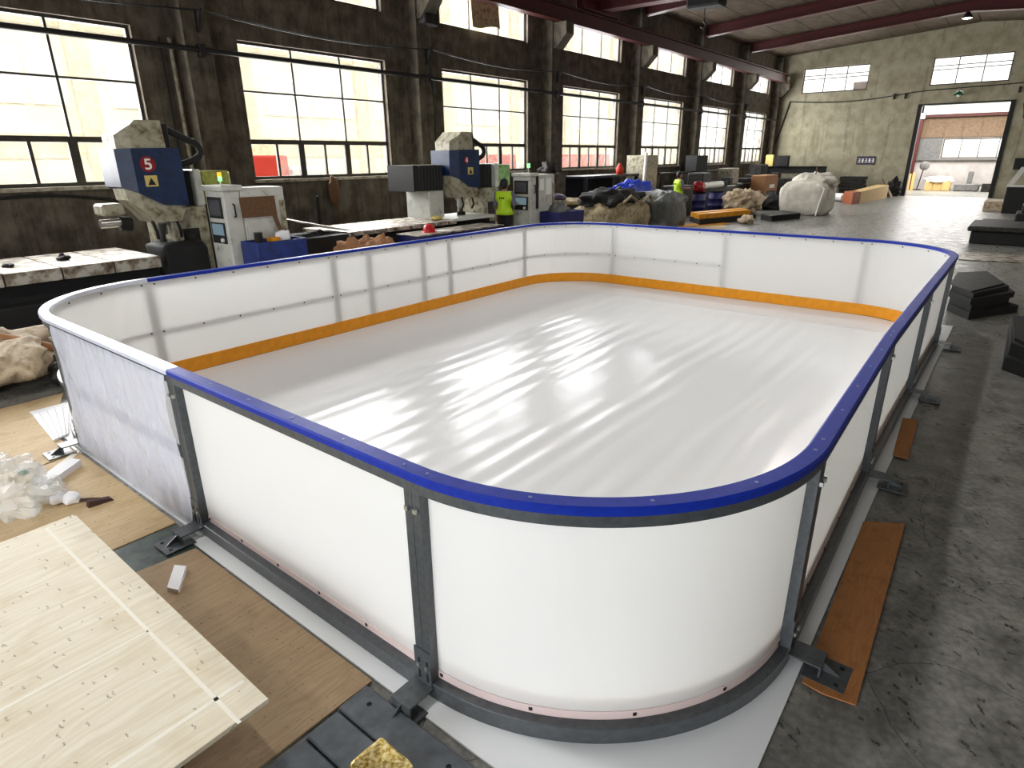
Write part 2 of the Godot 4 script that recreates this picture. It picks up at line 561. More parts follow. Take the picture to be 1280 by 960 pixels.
# ------------------------------------------------------------------ camera, sky, lights
func daylight(called, u, y, v, wu, hy, yaw, energy, col, pitch := 0.0):
	var l := AreaLight3D.new()
	l.name = called
	l.area_size = Vector2(wu, hy)
	l.area_normalize_energy = false
	l.light_energy = energy
	l.light_color = col
	l.shadow_enabled = true
	l.area_range = 80.0
	l.area_attenuation = 2.0
	add_child(l, true)
	l.position = W(u, y, v)
	l.rotation = Vector3(pitch, yaw, 0)

func _ready():
	# camera
	var cam := Camera3D.new()
	cam.name = "camera"
	cam.position = W(0.3998, 2.0818, -1.3079)
	cam.rotation = Vector3(-0.35007, 0.67571, -0.00953)
	cam.fov = rad_to_deg(2.0 * atan(480.0 / 775.09))
	cam.near = 0.05
	cam.far = 300.0
	add_child(cam)
	# sky
	var sky_m := ProceduralSkyMaterial.new()
	sky_m.sky_top_color = Color(0.86, 0.90, 0.95)
	sky_m.sky_horizon_color = Color(1.0, 0.98, 0.93)
	sky_m.ground_horizon_color = Color(0.9, 0.86, 0.78)
	sky_m.ground_bottom_color = Color(0.6, 0.57, 0.5)
	sky_m.sky_energy_multiplier = 1.25
	var sky := Sky.new()
	sky.sky_material = sky_m
	var env := Environment.new()
	env.background_mode = Environment.BG_SKY
	env.sky = sky
	env.tonemap_mode = Environment.TONE_MAPPER_LINEAR
	env.tonemap_exposure = 1.35
	env.sdfgi_enabled = true
	env.ssao_enabled = true
	env.ssil_enabled = true
	var we := WorldEnvironment.new()
	we.name = "environment"
	we.environment = env
	add_child(we)
	# sun: high, from behind the hall's closed side, so it lights the yard outside the windows
	var sun := DirectionalLight3D.new()
	sun.name = "sun"
	sun.light_energy = 0.75
	sun.light_color = Color(1.0, 0.95, 0.85)
	sun.light_angular_distance = 0.6
	sun.shadow_enabled = true
	sun.rotation = Vector3(deg_to_rad(-48), deg_to_rad(75), 0)
	add_child(sun)
	# daylight through each window, the big door and an unseen roof light added to brighten the hall beyond
	for k in range(-2, 6):
		var vc := 5.87 + BAY * k + 1.825
		daylight("window_daylight", -12.4, 2.97, vc, 3.65, 2.54, -PI / 2, 4.8, Color(0.985, 0.985, 0.98))
		daylight("window_daylight", -12.4, 5.84, vc, 3.65, 1.22, -PI / 2, 5.2, Color(0.985, 0.99, 1.0))
	for a in [-9.0, -2.97]:
		daylight("window_daylight", a, 5.88, END_V + 0.4, 3.2, 1.25, PI, 2.0, Color(1.0, 0.98, 0.95))
	daylight("gate_daylight", -0.4, 2.25, -8.75, 5.2, 4.5, 0.0, 2.15, Color(0.97, 0.985, 1.0))
	daylight("door_daylight", -2.9, 2.2, END_V + 0.4, 3.6, 4.3, PI, 0.38, Color(1.0, 0.99, 0.98))
	daylight("added_roof_daylight", -3.0, 4.95, 42.3, 9.0, 4.0, 0.0, 3.4, Color(1.0, 0.98, 0.95), -PI / 2)
	materials()
	setting()
	rink()
	near_things()
	machines()
	far_things()
	outside()

# wall with openings: a along, b up; at(a, b, t) gives the plan point, t = 0 room side, 1 outer side
func holed(b: SB, a0, a1, b0, b1, holes, at):
	var xs := [a0, a1]
	var ys := [b0, b1]
	for h in holes:
		for x in [h[0], h[1]]:
			if not x in xs: xs.append(x)
		for y in [h[2], h[3]]:
			if not y in ys: ys.append(y)
	xs.sort()
	ys.sort()
	var solid = func(i, j):
		if i < 0 or j < 0 or i >= xs.size() - 1 or j >= ys.size() - 1:
			return false
		var cx = (xs[i] + xs[i + 1]) / 2.0
		var cy = (ys[j] + ys[j + 1]) / 2.0
		for h in holes:
			if cx > h[0] and cx < h[1] and cy > h[2] and cy < h[3]:
				return false
		return true
	for i in xs.size() - 1:
		for j in ys.size() - 1:
			if not solid.call(i, j):
				continue
			var c = at.call((xs[i] + xs[i + 1]) / 2.0, (ys[j] + ys[j + 1]) / 2.0, 0.5)
			for t in [0, 1]:
				b.quad(at.call(xs[i], ys[j], t), at.call(xs[i + 1], ys[j], t), at.call(xs[i + 1], ys[j + 1], t), at.call(xs[i], ys[j + 1], t), c)
			for e in [[-1, 0, i, j, i, j + 1], [1, 0, i + 1, j, i + 1, j + 1], [0, -1, i, j, i + 1, j], [0, 1, i, j + 1, i + 1, j + 1]]:
				if not solid.call(i + e[0], j + e[1]):
					b.quad(at.call(xs[e[2]], ys[e[3]], 0), at.call(xs[e[4]], ys[e[5]], 0), at.call(xs[e[4]], ys[e[5]], 1), at.call(xs[e[2]], ys[e[3]], 1), c)

# a steel window: cols / rows are the lines of bars between a0..a1 and b0..b1; each pane is a part
func window_unit(n, along_v: bool, plane, a0, a1, b0, b1, cols, rows, low_pairs, open_pane := -1):
	var w := struct("window_%d" % n, plane if along_v else (a0 + a1) / 2.0, b0, (a0 + a1) / 2.0 if along_v else plane)
	var bar = func(called, x0, x1, y0, y1, dp):
		var d = [plane - dp, plane + dp, y0, y1, x0, x1] if along_v else [x0, x1, y0, y1, plane - dp, plane + dp]
		bx(w, called, M.window_steel, d)
	var pane = func(x0, x1, y0, y1):
		var d = [plane - 0.003, plane + 0.003, y0, y1, x0, x1] if along_v else [x0, x1, y0, y1, plane - 0.003, plane + 0.003]
		bx(w, "pane", M.glass, d)
	bar.call("frame_jamb", a0, a0 + 0.05, b0, b1, 0.03)
	bar.call("frame_jamb", a1 - 0.05, a1, b0, b1, 0.03)
	bar.call("frame_head", a0 + 0.05, a1 - 0.05, b1 - 0.05, b1, 0.03)
	bar.call("frame_foot", a0 + 0.05, a1 - 0.05, b0, b0 + 0.06, 0.03)
	var xs := [a0 + 0.05]
	xs.append_array(cols)
	xs.append(a1 - 0.05)
	var ys := [b0 + 0.06]
	ys.append_array(rows)
	ys.append(b1 - 0.05)
	var lowest := 0
	if low_pairs:
		lowest = 1
		bar.call("transom", a0 + 0.05, a1 - 0.05, rows[0] - 0.045, rows[0] + 0.045, 0.035)
	for k in range(lowest, rows.size()):
		bar.call("glazing_bar", a0 + 0.05, a1 - 0.05, rows[k] - 0.018, rows[k] + 0.018, 0.02)
	for c in cols:
		bar.call("mullion", c - 0.02, c + 0.02, (rows[0] if low_pairs else b0 + 0.06), b1 - 0.05, 0.02)
		if low_pairs:
			bar.call("casement_post", c - 0.07, c + 0.07, b0 + 0.06, rows[0] - 0.045, 0.03)
	for i in xs.size() - 1:
		for j in range(lowest, ys.size() - 1):
			pane.call(xs[i] + 0.02, xs[i + 1] - 0.02, ys[j] + 0.02, ys[j + 1] - 0.02)
		if low_pairs:
			var m = (xs[i] + xs[i + 1]) / 2.0
			bar.call("casement_bar", m - 0.025, m + 0.025, b0 + 0.06, rows[0] - 0.045, 0.025)
			if open_pane != i * 2:
				pane.call(xs[i] + 0.02, m - 0.025, ys[0], rows[0] - 0.045)
			pane.call(m + 0.025, xs[i + 1] - 0.02, ys[0], rows[0] - 0.045)
	return w

func ibeam(b: SB, axis, a0, a1, c, y0, y1, wide, tf := 0.03, tw := 0.02):
	for d in [[-wide / 2, wide / 2, y0, y0 + tf], [-wide / 2, wide / 2, y1 - tf, y1], [-tw / 2, tw / 2, y0 + tf, y1 - tf]]:
		if axis == "v":
			b.box(c + d[0], c + d[1], d[2], d[3], a0, a1)
		else:
			b.box(a0, a1, d[2], d[3], c + d[0], c + d[1])

func roof_y(u):
	return 7.18 + (1.0 - absf(u + 2.95) / 9.05) * 0.68

func setting():
	# floor
	var f := struct("floor", -3, 0, 16)
	part(f, "slab", sb(f).box(-12.3, 6.4, -0.25, 0.0, -8.6, 46.3), M.floor)
	# left wall with its windows
	var wl := struct("wall_left", -12, 0, 12)
	var holes := []
	for k in range(-2, 6):
		var s := 5.87 + BAY * k
		holes.append([s, s + 3.65, 1.70, 4.24])
		holes.append([s, s + 3.65, 5.23, 6.45])
	var b := sb(wl)
	holed(b, -8.6, 38.6, -0.2, 7.3, holes, func(a, y, t): return Vector3(-12.0 - 0.3 * t, y, a))
	part(wl, "plaster", b, M.wall_left)
	for k in range(-2, 7):
		var v := 4.92 + BAY * (k)
		if v > 38: v = 38.05
		part(wl, "pilaster", sb(wl).box(-12.0, -11.62, 0.0, roof_y(-12) - 0.05, v - 0.24, v + 0.24), M.pilaster)
		part(wl, "corbel", sb(wl).prism([Vector2(-11.62, 5.15), Vector2(-11.5, 5.15), Vector2(-11.15, 5.5), Vector2(-11.15, 5.82), Vector2(-11.62, 5.82)], "v", v - 0.2, v + 0.2), M.pilaster)
	var n := 1
	for k in range(-2, 6):
		var s := 5.87 + BAY * k
		var t := 3.65 / 3
		window_unit(n, true, -12.13, s, s + 3.65, 1.70, 4.24, [s + t, s + 2 * t], [2.43, 3.36], true, 0 if k == 0 else -1)
		part(wl, "sill", sb(wl).box(-12.06, -11.93, 1.64, 1.70, s - 0.06, s + 3.71), M.sill)
		window_unit(n + 1, true, -12.13, s, s + 3.65, 5.23, 6.45, [s + t, s + 2 * t], [6.02], false)
		n += 2
	# end wall with the door and two windows
	var we := struct("wall_end", -3, 0, END_V)
	b = sb(we)
	holed(b, -12.3, 6.4, -0.2, 8.0, [[-4.8, -1.0, -0.1, 4.42], [-10.6, -7.35, 5.25, 6.5], [-4.57, -1.4, 5.25, 6.5]], func(a, y, t): return Vector3(a, y, END_V + 0.3 * t))
	part(we, "plaster", b, M.wall_end)
	window_unit(n, false, END_V + 0.13, -10.6, -7.35, 5.25, 6.5, [-9.52, -8.43], [5.95, 6.12], false)
	window_unit(n + 1, false, END_V + 0.13, -4.57, -1.4, 5.25, 6.5, [-3.51, -2.46], [5.95, 6.12], false)
	# right and back walls, never in view but closing the hall
	var wr := struct("wall_right", 6.1, 0, 12)
	part(wr, "plaster", sb(wr).box(6.1, 6.4, -0.2, 7.3, -8.6, 38.6), M.wall_plain)
	var wb := struct("wall_back", -3, 0, -8.3)
	b = sb(wb)
	holed(b, -12.3, 6.4, -0.2, 8.0, [[-3.0, 2.2, -0.1, 4.5]], func(a, y, t): return Vector3(a, y, -8.3 - 0.3 * t))
	part(wb, "plaster", b, M.wall_plain)
	# roof: rafters on the pilasters, slabs between
	var c := struct("ceiling", -3, 7.2, 12)
	var lines := [-8.3]
	for k in range(-2, 6): lines.append(4.92 + BAY * k)
	lines.append(38.3)
	for i in lines.size():
		if i == 0 or i == lines.size() - 1: continue
		var v = lines[i]
		for side in [-1, 1]:
			b = sb(c)
			for d in [[-0.15, 0.15, -0.42, -0.38], [-0.15, 0.15, -0.06, -0.02], [-0.012, 0.012, -0.38, -0.06]]:
				var u0 = -12.0 if side < 0 else -2.95
				var u1 = -2.95 if side < 0 else 6.1
				b.hexa([Vector3(u0, roof_y(u0) + d[2], v + d[0]), Vector3(u1, roof_y(u1) + d[2], v + d[0]), Vector3(u1, roof_y(u1) + d[2], v + d[1]), Vector3(u0, roof_y(u0) + d[2], v + d[1])], [Vector3(u0, roof_y(u0) + d[3], v + d[0]), Vector3(u1, roof_y(u1) + d[3], v + d[0]), Vector3(u1, roof_y(u1) + d[3], v + d[1]), Vector3(u0, roof_y(u0) + d[3], v + d[1])])
			part(c, "rafter", b, M.red_steel)
	for i in lines.size() - 1:
		var v0 = lines[i]
		var v1 = lines[i + 1]
		var cuts := [-12.3]
		var pieces := 8 if v1 > 15 else 1
		for q in pieces: cuts.append(-12.3 + 9.35 * (q + 1) / pieces)
		cuts.append(6.4)
		for q in cuts.size() - 1:
			var g := 0.012 if pieces > 1 else 0.0
			var u0 = cuts[q] + g
			var u1 = cuts[q + 1] - g
			b = sb(c)
			b.hexa([Vector3(u0, roof_y(u0), v0), Vector3(u1, roof_y(u1), v0), Vector3(u1, roof_y(u1), v1), Vector3(u0, roof_y(u0), v1)], [Vector3(u0, roof_y(u0) + 0.12, v0), Vector3(u1, roof_y(u1) + 0.12, v0), Vector3(u1, roof_y(u1) + 0.12, v1), Vector3(u0, roof_y(u0) + 0.12, v1)])
			part(c, "roof_slab", b, M.roof_slab)
	part(c, "roof_screed", sb(c).hexa([Vector3(-12.4, 7.35, -8.7), Vector3(-2.95, 8.05, -8.7), Vector3(-2.95, 8.05, 38.7), Vector3(-12.4, 7.35, 38.7)], [Vector3(-12.4, 7.45, -8.7), Vector3(-2.95, 8.15, -8.7), Vector3(-2.95, 8.15, 38.7), Vector3(-12.4, 7.45, 38.7)]), M.wall_plain)
	part(c, "roof_screed", sb(c).hexa([Vector3(-2.95, 8.05, -8.7), Vector3(6.5, 7.35, -8.7), Vector3(6.5, 7.35, 38.7), Vector3(-2.95, 8.05, 38.7)], [Vector3(-2.95, 8.15, -8.7), Vector3(6.5, 7.45, -8.7), Vector3(6.5, 7.45, 38.7), Vector3(-2.95, 8.15, 38.7)]), M.wall_plain)
	# black steel lining of the big door
	var d := struct("door_1", -2.9, 0, END_V)
	bx(d, "door_frame_post", M.door_black, [-4.86, -4.68, 0, 4.42, END_V - 0.06, END_V + 0.3])
	bx(d, "door_frame_post", M.door_black, [-1.12, -0.94, 0, 4.42, END_V - 0.06, END_V + 0.3])
	bx(d, "door_head", M.door_black, [-4.68, -1.12, 4.36, 4.42, END_V - 0.03, END_V + 0.3])
	# the lean-to hall beyond the door
	var fb := struct("wall_far_hall", -3, 0, 46)
	b = sb(fb)
	holed(b, -12.3, 6.4, -0.2, 5.15, [[-4.2, -0.6, 1.80, 2.90], [-11, 5, 4.28, 4.78]], func(a, y, t): return Vector3(a, y, 46.0 + 0.3 * t))
	part(fb, "plaster", b, M.shed_white)
	part(fb, "cladding_panel", sb(fb).box(-12.0, 6.0, 2.98, 4.10, 45.92, 45.995), M.shed_brown)
	part(fb, "blind_panel", sb(fb).box(-7.8, -4.25, 1.78, 2.95, 45.93, 45.995), M.shed_grey)
	part(fb, "head_beam", sb(fb).box(-12.0, 6.0, 4.10, 4.26, 45.7, 45.99), M.red_steel)
	part(fb, "window_ledge", sb(fb).box(-7.9, 0.0, 1.70, 1.78, 45.85, 45.995), M.shed_grey)
	part(fb, "steel_post", sb(fb).box(-5.6, -5.42, 0, 4.1, 45.6, 45.85), M.red_steel)
	for q in 8:
		part(fb, "cladding_rib", sb(fb).box(-7.0 + q * 0.9, -6.96 + q * 0.9, 2.98, 4.1, 45.89, 45.92), M.shed_brown)
	window_unit(n + 2, false, 46.1, -4.2, -0.6, 1.80, 2.90, [-3.3, -2.4, -1.5], [], false)
	var fs := struct("wall_far_side", -12, 0, 42)
	part(fs, "plaster", sb(fs).box(-12.3, -12.0, -0.2, 5.15, 38.6, 46.3), M.shed_white)
	part(fs, "plaster", sb(fs).box(6.1, 6.4, -0.2, 5.15, 38.6, 46.3), M.shed_white)
	var fr := struct("ceiling_far_hall", -3, 5.05, 42)
	b = sb(fr)
	holed(b, -12.3, 6.4, 38.6, 46.3, [[-8, 2, 40.0, 44.6]], func(a, v, t): return Vector3(a, 5.05 + 0.12 * t, v))
	part(fr, "deck", b, M.shed_grey)

	# crane runway, bridge crane and hoist
	var rb := thing("crane_runway_beam", "long dark red steel crane rail beam carried on the wall corbels", "beam", -11.4, 5.82, 12)
	b = sb(rb)
	ibeam(b, "v", -8.2, 38.1, -11.4, 5.82, 6.24, 0.26)
	part(rb, "girder", b, M.red_steel)
	part(rb, "rail", sb(rb).box(-11.43, -11.37, 6.24, 6.30, -8.2, 38.1), M.iron_dark)
	var cr := thing("bridge_crane", "dark red overhead crane girder spanning the hall with hanging hoist", "crane", -3, 6.3, 18)
	bx(cr, "girder", M.red_steel, [-11.3, 5.6, 6.36, 7.0, 17.75, 18.2], 0.01)
	bx(cr, "end_carriage", M.red_steel, [-11.55, -11.25, 6.30, 6.62, 16.9, 19.0], 0.02)
	var ho := bx(cr, "hoist", M.iron_black, [-8.35, -7.35, 6.03, 6.34, 17.7, 18.25], 0.05)
	part(cr, "hook_cable", sb(cr).tube([Vector3(-7.9, 6.03, 18), Vector3(-7.9, 5.75, 18)], 0.012, 6), M.cable)
	part(cr, "hook", sb(cr).tube([Vector3(-7.9, 5.78, 18), Vector3(-7.9, 5.7, 18), Vector3(-7.82, 5.6, 18), Vector3(-7.9, 5.52, 18), Vector3(-7.98, 5.58, 18)], 0.025, 8), M.iron_dark)
	for q in 3:
		var u0 := -6.9 + q * 1.0
		var pts := []
		for j in 9:
			var s := j / 8.0
			pts.append(Vector3(u0 + s * 0.95, 7.05 - 0.55 * sin(PI * s), 18.3))
		part(cr, "festoon_cable", sb(cr).tube(pts, 0.018, 6), M.cable)
	# high-bay lamps under the ridge; each lamp and its own light
	for k in range(-2, 6):
		var v := 4.92 + BAY * k
		if k == 5: v = 32.62
		var lt := thing("high_bay_lamp", "lit high bay lamp under the roof ridge above the end wall" if k == 5 else "bright round high bay lamp hanging under the roof ridge", "lamp", -3.0, 7.42, v, "high bay lamps under the ridge")
		part(lt, "housing", sb(lt).lathe(Vector3(-3.0, 7.22, v), [Vector2(0.19, 0.0), Vector2(0.2, 0.02), Vector2(0.12, 0.14), Vector2(0.05, 0.24), Vector2(0.0, 0.24)], 20), M.iron_dark)
		part(lt, "lamp_glass", sb(lt).lathe(Vector3(-3.0, 7.19, v), [Vector2(0.0, 0.0), Vector2(0.1, 0.005), Vector2(0.17, 0.03), Vector2(0.0, 0.032)], 20), M.lamp_glow)
		part(lt, "hanger", sb(lt).tube([Vector3(-3.0, 7.44, v), Vector3(-3.0, roof_y(-3.0) - 0.4, v)], 0.012, 6), M.cable)
		var sp := SpotLight3D.new()
		sp.name = "high_bay_light"
		sp.position = W(-3.0, 7.16, v)
		sp.rotation = Vector3(-PI / 2, 0, 0)
		sp.spot_angle = 78
		sp.spot_range = 40
		sp.spot_attenuation = 2
		sp.spot_angle_attenuation = 0.6
		sp.light_energy = 8.0
		sp.light_size = 0.16
		sp.light_color = Color(1, 0.99, 0.97)
		sp.shadow_enabled = true
		add_child(sp, true)
	# wall pipes, wires, brackets
	var pp := thing("wall_conduit", "dark horizontal conduit pipe running across the tall windows", "pipe", -11.7, 3.97, 12)
	part(pp, "pipe", sb(pp).tube([Vector3(-11.55, 3.92, -8.2), Vector3(-11.55, 3.92, 37.9)], 0.045, 8), M.pipe_black)
	for k in range(-2, 6):
		var v := 4.92 + BAY * k
		part(pp, "clamp", sb(pp).box(-11.62, -11.5, 3.81, 4.01, v - 0.05, v + 0.05), M.pipe_black)
	var tw := thing("tension_wire", "thin dark wire strung on triangular brackets above the tall windows", "wire", -11.6, 4.4, 12)
	for k in range(-2, 6):
		var v := 4.92 + BAY * k
		var pts := []
		for j in 9:
			var s := j / 8.0
			pts.append(Vector3(-11.45, 4.52 - 0.14 * sin(PI * s), v + BAY * s))
		if k < 5:
			part(tw, "wire", sb(tw).tube(pts, 0.014, 5), M.cable)
		part(tw, "bracket", sb(tw).prism([Vector2(-11.62, 4.55), Vector2(-11.40, 4.55), Vector2(-11.40, 4.51), Vector2(-11.58, 4.2), Vector2(-11.62, 4.2)], "v", v + 0.0, v + 0.04), M.pipe_black)
	var dp := thing("rain_pipe", "pale vertical pipe beside the wall pilaster behind the leftmost machine", "pipe", -11.5, 0, 4.6)
	part(dp, "pipe", sb(dp).tube([Vector3(-11.9, 0.1, 4.55), Vector3(-11.9, 4.1, 4.55)], 0.035, 8), M.sill)
	part(dp, "pipe", sb(dp).tube([Vector3(-11.92, 0.1, 4.38), Vector3(-11.92, 4.1, 4.38)], 0.02, 8), M.pipe_black)
	var dc := thing("drop_cable", "thin black cable hanging down the pilaster behind the middle machine", "cable", -11.6, 1.2, 10.8)
	part(dc, "cable", sb(dc).tube([Vector3(-11.6, 4.2, 10.6), Vector3(-11.62, 3.2, 10.72), Vector3(-11.6, 2.4, 10.66), Vector3(-11.6, 1.5, 10.85)], 0.02, 6), M.cable)
	var fl := thing("wall_floodlight", "dark unlit floodlight fixed high on the pilaster between the upper windows", "lamp", -11.5, 5.1, 10.46)
	bx(fl, "housing", M.iron_dark, [-11.62, -11.38, 5.02, 5.30, 10.3, 10.75], 0.03)
	bx(fl, "arm", M.iron_dark, [-11.62, -11.5, 5.3, 5.4, 10.48, 10.56])
	var sc := thing("wall_cable", "black cable sagging below the sill of the leftmost tall window", "cable", -11.9, 1.4, 2)
	var pts := []
	for j in 25:
		var s := j / 24.0
		var v := -1.0 + 5.2 * s
		var y := 1.42 + 0.16 * absf(sin(PI * (s * 2.0 + 0.35)))
		pts.append(Vector3(-11.95, y, v))
	part(sc, "cable", sb(sc).tube(pts, 0.022, 6), M.cable)
	var tb := single("torn_board", "torn dirty board hanging in front of an upper window", "board", func(q): q.sheet(func(s, t): return Vector3(-11.95 + 0.05 * sin(s * 9.0) + 0.08 * t, 6.12 - 0.75 * t + 0.06 * sin(s * 5.0 + t * 4.0), 12.5 + 1.1 * s), 10, 8, 0.02), M.bag_beige, -11.9, 5.4, 13.0)
	# end wall wiring, sign, meter
	var ew := thing("end_wall_wire", "black wire sagging across the pale end wall above the door", "wire", -6, 4.6, END_V - 0.1)
	pts = []
	for j in 17:
		var s := j / 16.0
		pts.append(Vector3(-11.1 + 10.5 * s, 4.88 - 0.22 * sin(PI * clampf(s * 1.7, 0, 1)) + 0.25 * s, END_V - 0.06))
	part(ew, "wire", sb(ew).tube(pts, 0.02, 6), M.cable)
	part(ew, "wire", sb(ew).tube([Vector3(-11.1, 4.9, END_V - 0.06), Vector3(-11.5, 3.2, END_V - 0.06), Vector3(-11.9, 1.6, END_V - 0.06)], 0.03, 6), M.cable)
	for u in [-6.0, -5.5, -0.9]:
		part(ew, "insulator", sb(ew).box(u - 0.04, u + 0.04, 4.72, 4.98, END_V - 0.1, END_V), M.iron_dark)
	var sg := thing("wall_sign", "small dark purple sign with pale characters on the pale end wall", "sign", -6.8, 1.55, END_V - 0.03)
	bx(sg, "plate", M.sign_purple, [-7.25, -6.35, 1.56, 1.98, END_V - 0.04, END_V], 0.0)
	var rng := RandomNumberGenerator.new()
	rng.seed = 4
	for q in 5:
		b = sb(sg)
		var u := -7.18 + q * 0.165
		for h in 3:
			b.box(u, u + 0.12, 1.66 + h * 0.09, 1.68 + h * 0.09, END_V - 0.045, END_V - 0.04)
		b.box(u + rng.randf_range(0.02, 0.09), u + 0.11, 1.66, 1.86, END_V - 0.0455, END_V - 0.041)
		part(sg, "character", b, M.decal_white)
	var gl := thing("green_lamp", "small green lamp shade hanging above the big door", "lamp", -3.2, 4.8, END_V - 0.5)
	part(gl, "shade", sb(gl).lathe(Vector3(-3.2, 4.72, END_V - 0.5), [Vector2(0.24, 0), Vector2(0.2, 0.1), Vector2(0.06, 0.2), Vector2(0, 0.22)], 16), M.lamp_green)
	part(gl, "bulb", sb(gl).lump(Vector3(-3.2, 4.72, END_V - 0.5), Vector3(0.08, 0.08, 0.08), 0.0, 1, 1.0, 10, 6), M.decal_white)
	part(gl, "cord", sb(gl).tube([Vector3(-3.2, 4.94, END_V - 0.5), Vector3(-3.2, 5.2, END_V - 0.3), Vector3(-3.2, 5.22, END_V - 0.02)], 0.015, 6), M.cable)
	var dl := thing("door_floodlight", "bright floodlight just inside the top corner of the big door", "lamp", -4.5, 3.6, END_V + 1.5)
	bx(dl, "housing", M.iron_dark, [-4.98, -4.6, 3.78, 4.08, END_V + 1.3, END_V + 1.42], 0.02)
	bx(dl, "lamp_glass", M.lamp_glow, [-4.95, -4.63, 3.81, 4.05, END_V + 1.285, END_V + 1.3], 0.004)
	bx(dl, "bracket", M.iron_dark, [-4.85, -4.75, 4.0, 5.05, END_V + 1.42, END_V + 1.48])
	var o := SpotLight3D.new()
	o.name = "door_flood_light"
	o.position = W(-4.79, 3.93, END_V + 1.26)
	o.rotation = Vector3(-0.5, PI, 0)
	o.spot_angle = 65
	o.spot_range = 40
	o.spot_attenuation = 2
	o.light_energy = 3.0
	o.light_size = 0.15
	o.shadow_enabled = true
	add_child(o, true)

# ------------------------------------------------------------------ the rink
func straight(a: Vector2, b: Vector2, nor: Vector2, n := 1):
	var p := []
	var q := []
	for k in n + 1:
		p.append(a.lerp(b, float(k) / n))
		q.append(nor)
	return [p, q]

func arc(c: Vector2, ru, rv, a0, a1, n := 40):
	var p := []
	var q := []
	for k in n + 1:
		var a = deg_to_rad(lerpf(a0, a1, float(k) / n))
		p.append(c + Vector2(cos(a) * ru, sin(a) * rv))
		q.append(Vector2(cos(a), sin(a)))
	return [p, q]

func path_point(path, s):
	# s metres along the path: [point, normal, tangent]
	var p = path[0]
	for k in p.size() - 1:
		var l = p[k].distance_to(p[k + 1])
		if s <= l or k == p.size() - 2:
			var t = clampf(s / l, 0, 1)
			return [p[k].lerp(p[k + 1], t), path[1][k].lerp(path[1][k + 1], t).normalized(), (p[k + 1] - p[k]).normalized()]
		s -= l

func path_len(path):
	var l := 0.0
	for k in path[0].size() - 1:
		l += path[0][k].distance_to(path[0][k + 1])
	return l

# a small box standing at a place on the wall: along t0..t1, out d0..d1, y0..y1
func wall_block(b: SB, q, t0, t1, d0, d1, y0, y1):
	var f = func(t, d, y): return Vector3(q[0].x + q[2].x * t + q[1].x * d, y, q[0].y + q[2].y * t + q[1].y * d)
	b.hexa([f.call(t0, d0, y0), f.call(t1, d0, y0), f.call(t1, d1, y0), f.call(t0, d1, y0)], [f.call(t0, d0, y1), f.call(t1, d0, y1), f.call(t1, d1, y1), f.call(t0, d1, y1)])

func sub_path(path, s0, s1):
	var l := path_len(path) as float
	var p := [path_point(path, s0)]
	var acc := 0.0
	for k in path[0].size() - 1:
		acc += path[0][k].distance_to(path[0][k + 1])
		if acc > s0 + 0.001 and acc < s1 - 0.001:
			p.append([path[0][k + 1], path[1][k + 1]])
	p.append(path_point(path, s1))
	return [p.map(func(x): return x[0]), p.map(func(x): return x[1])]

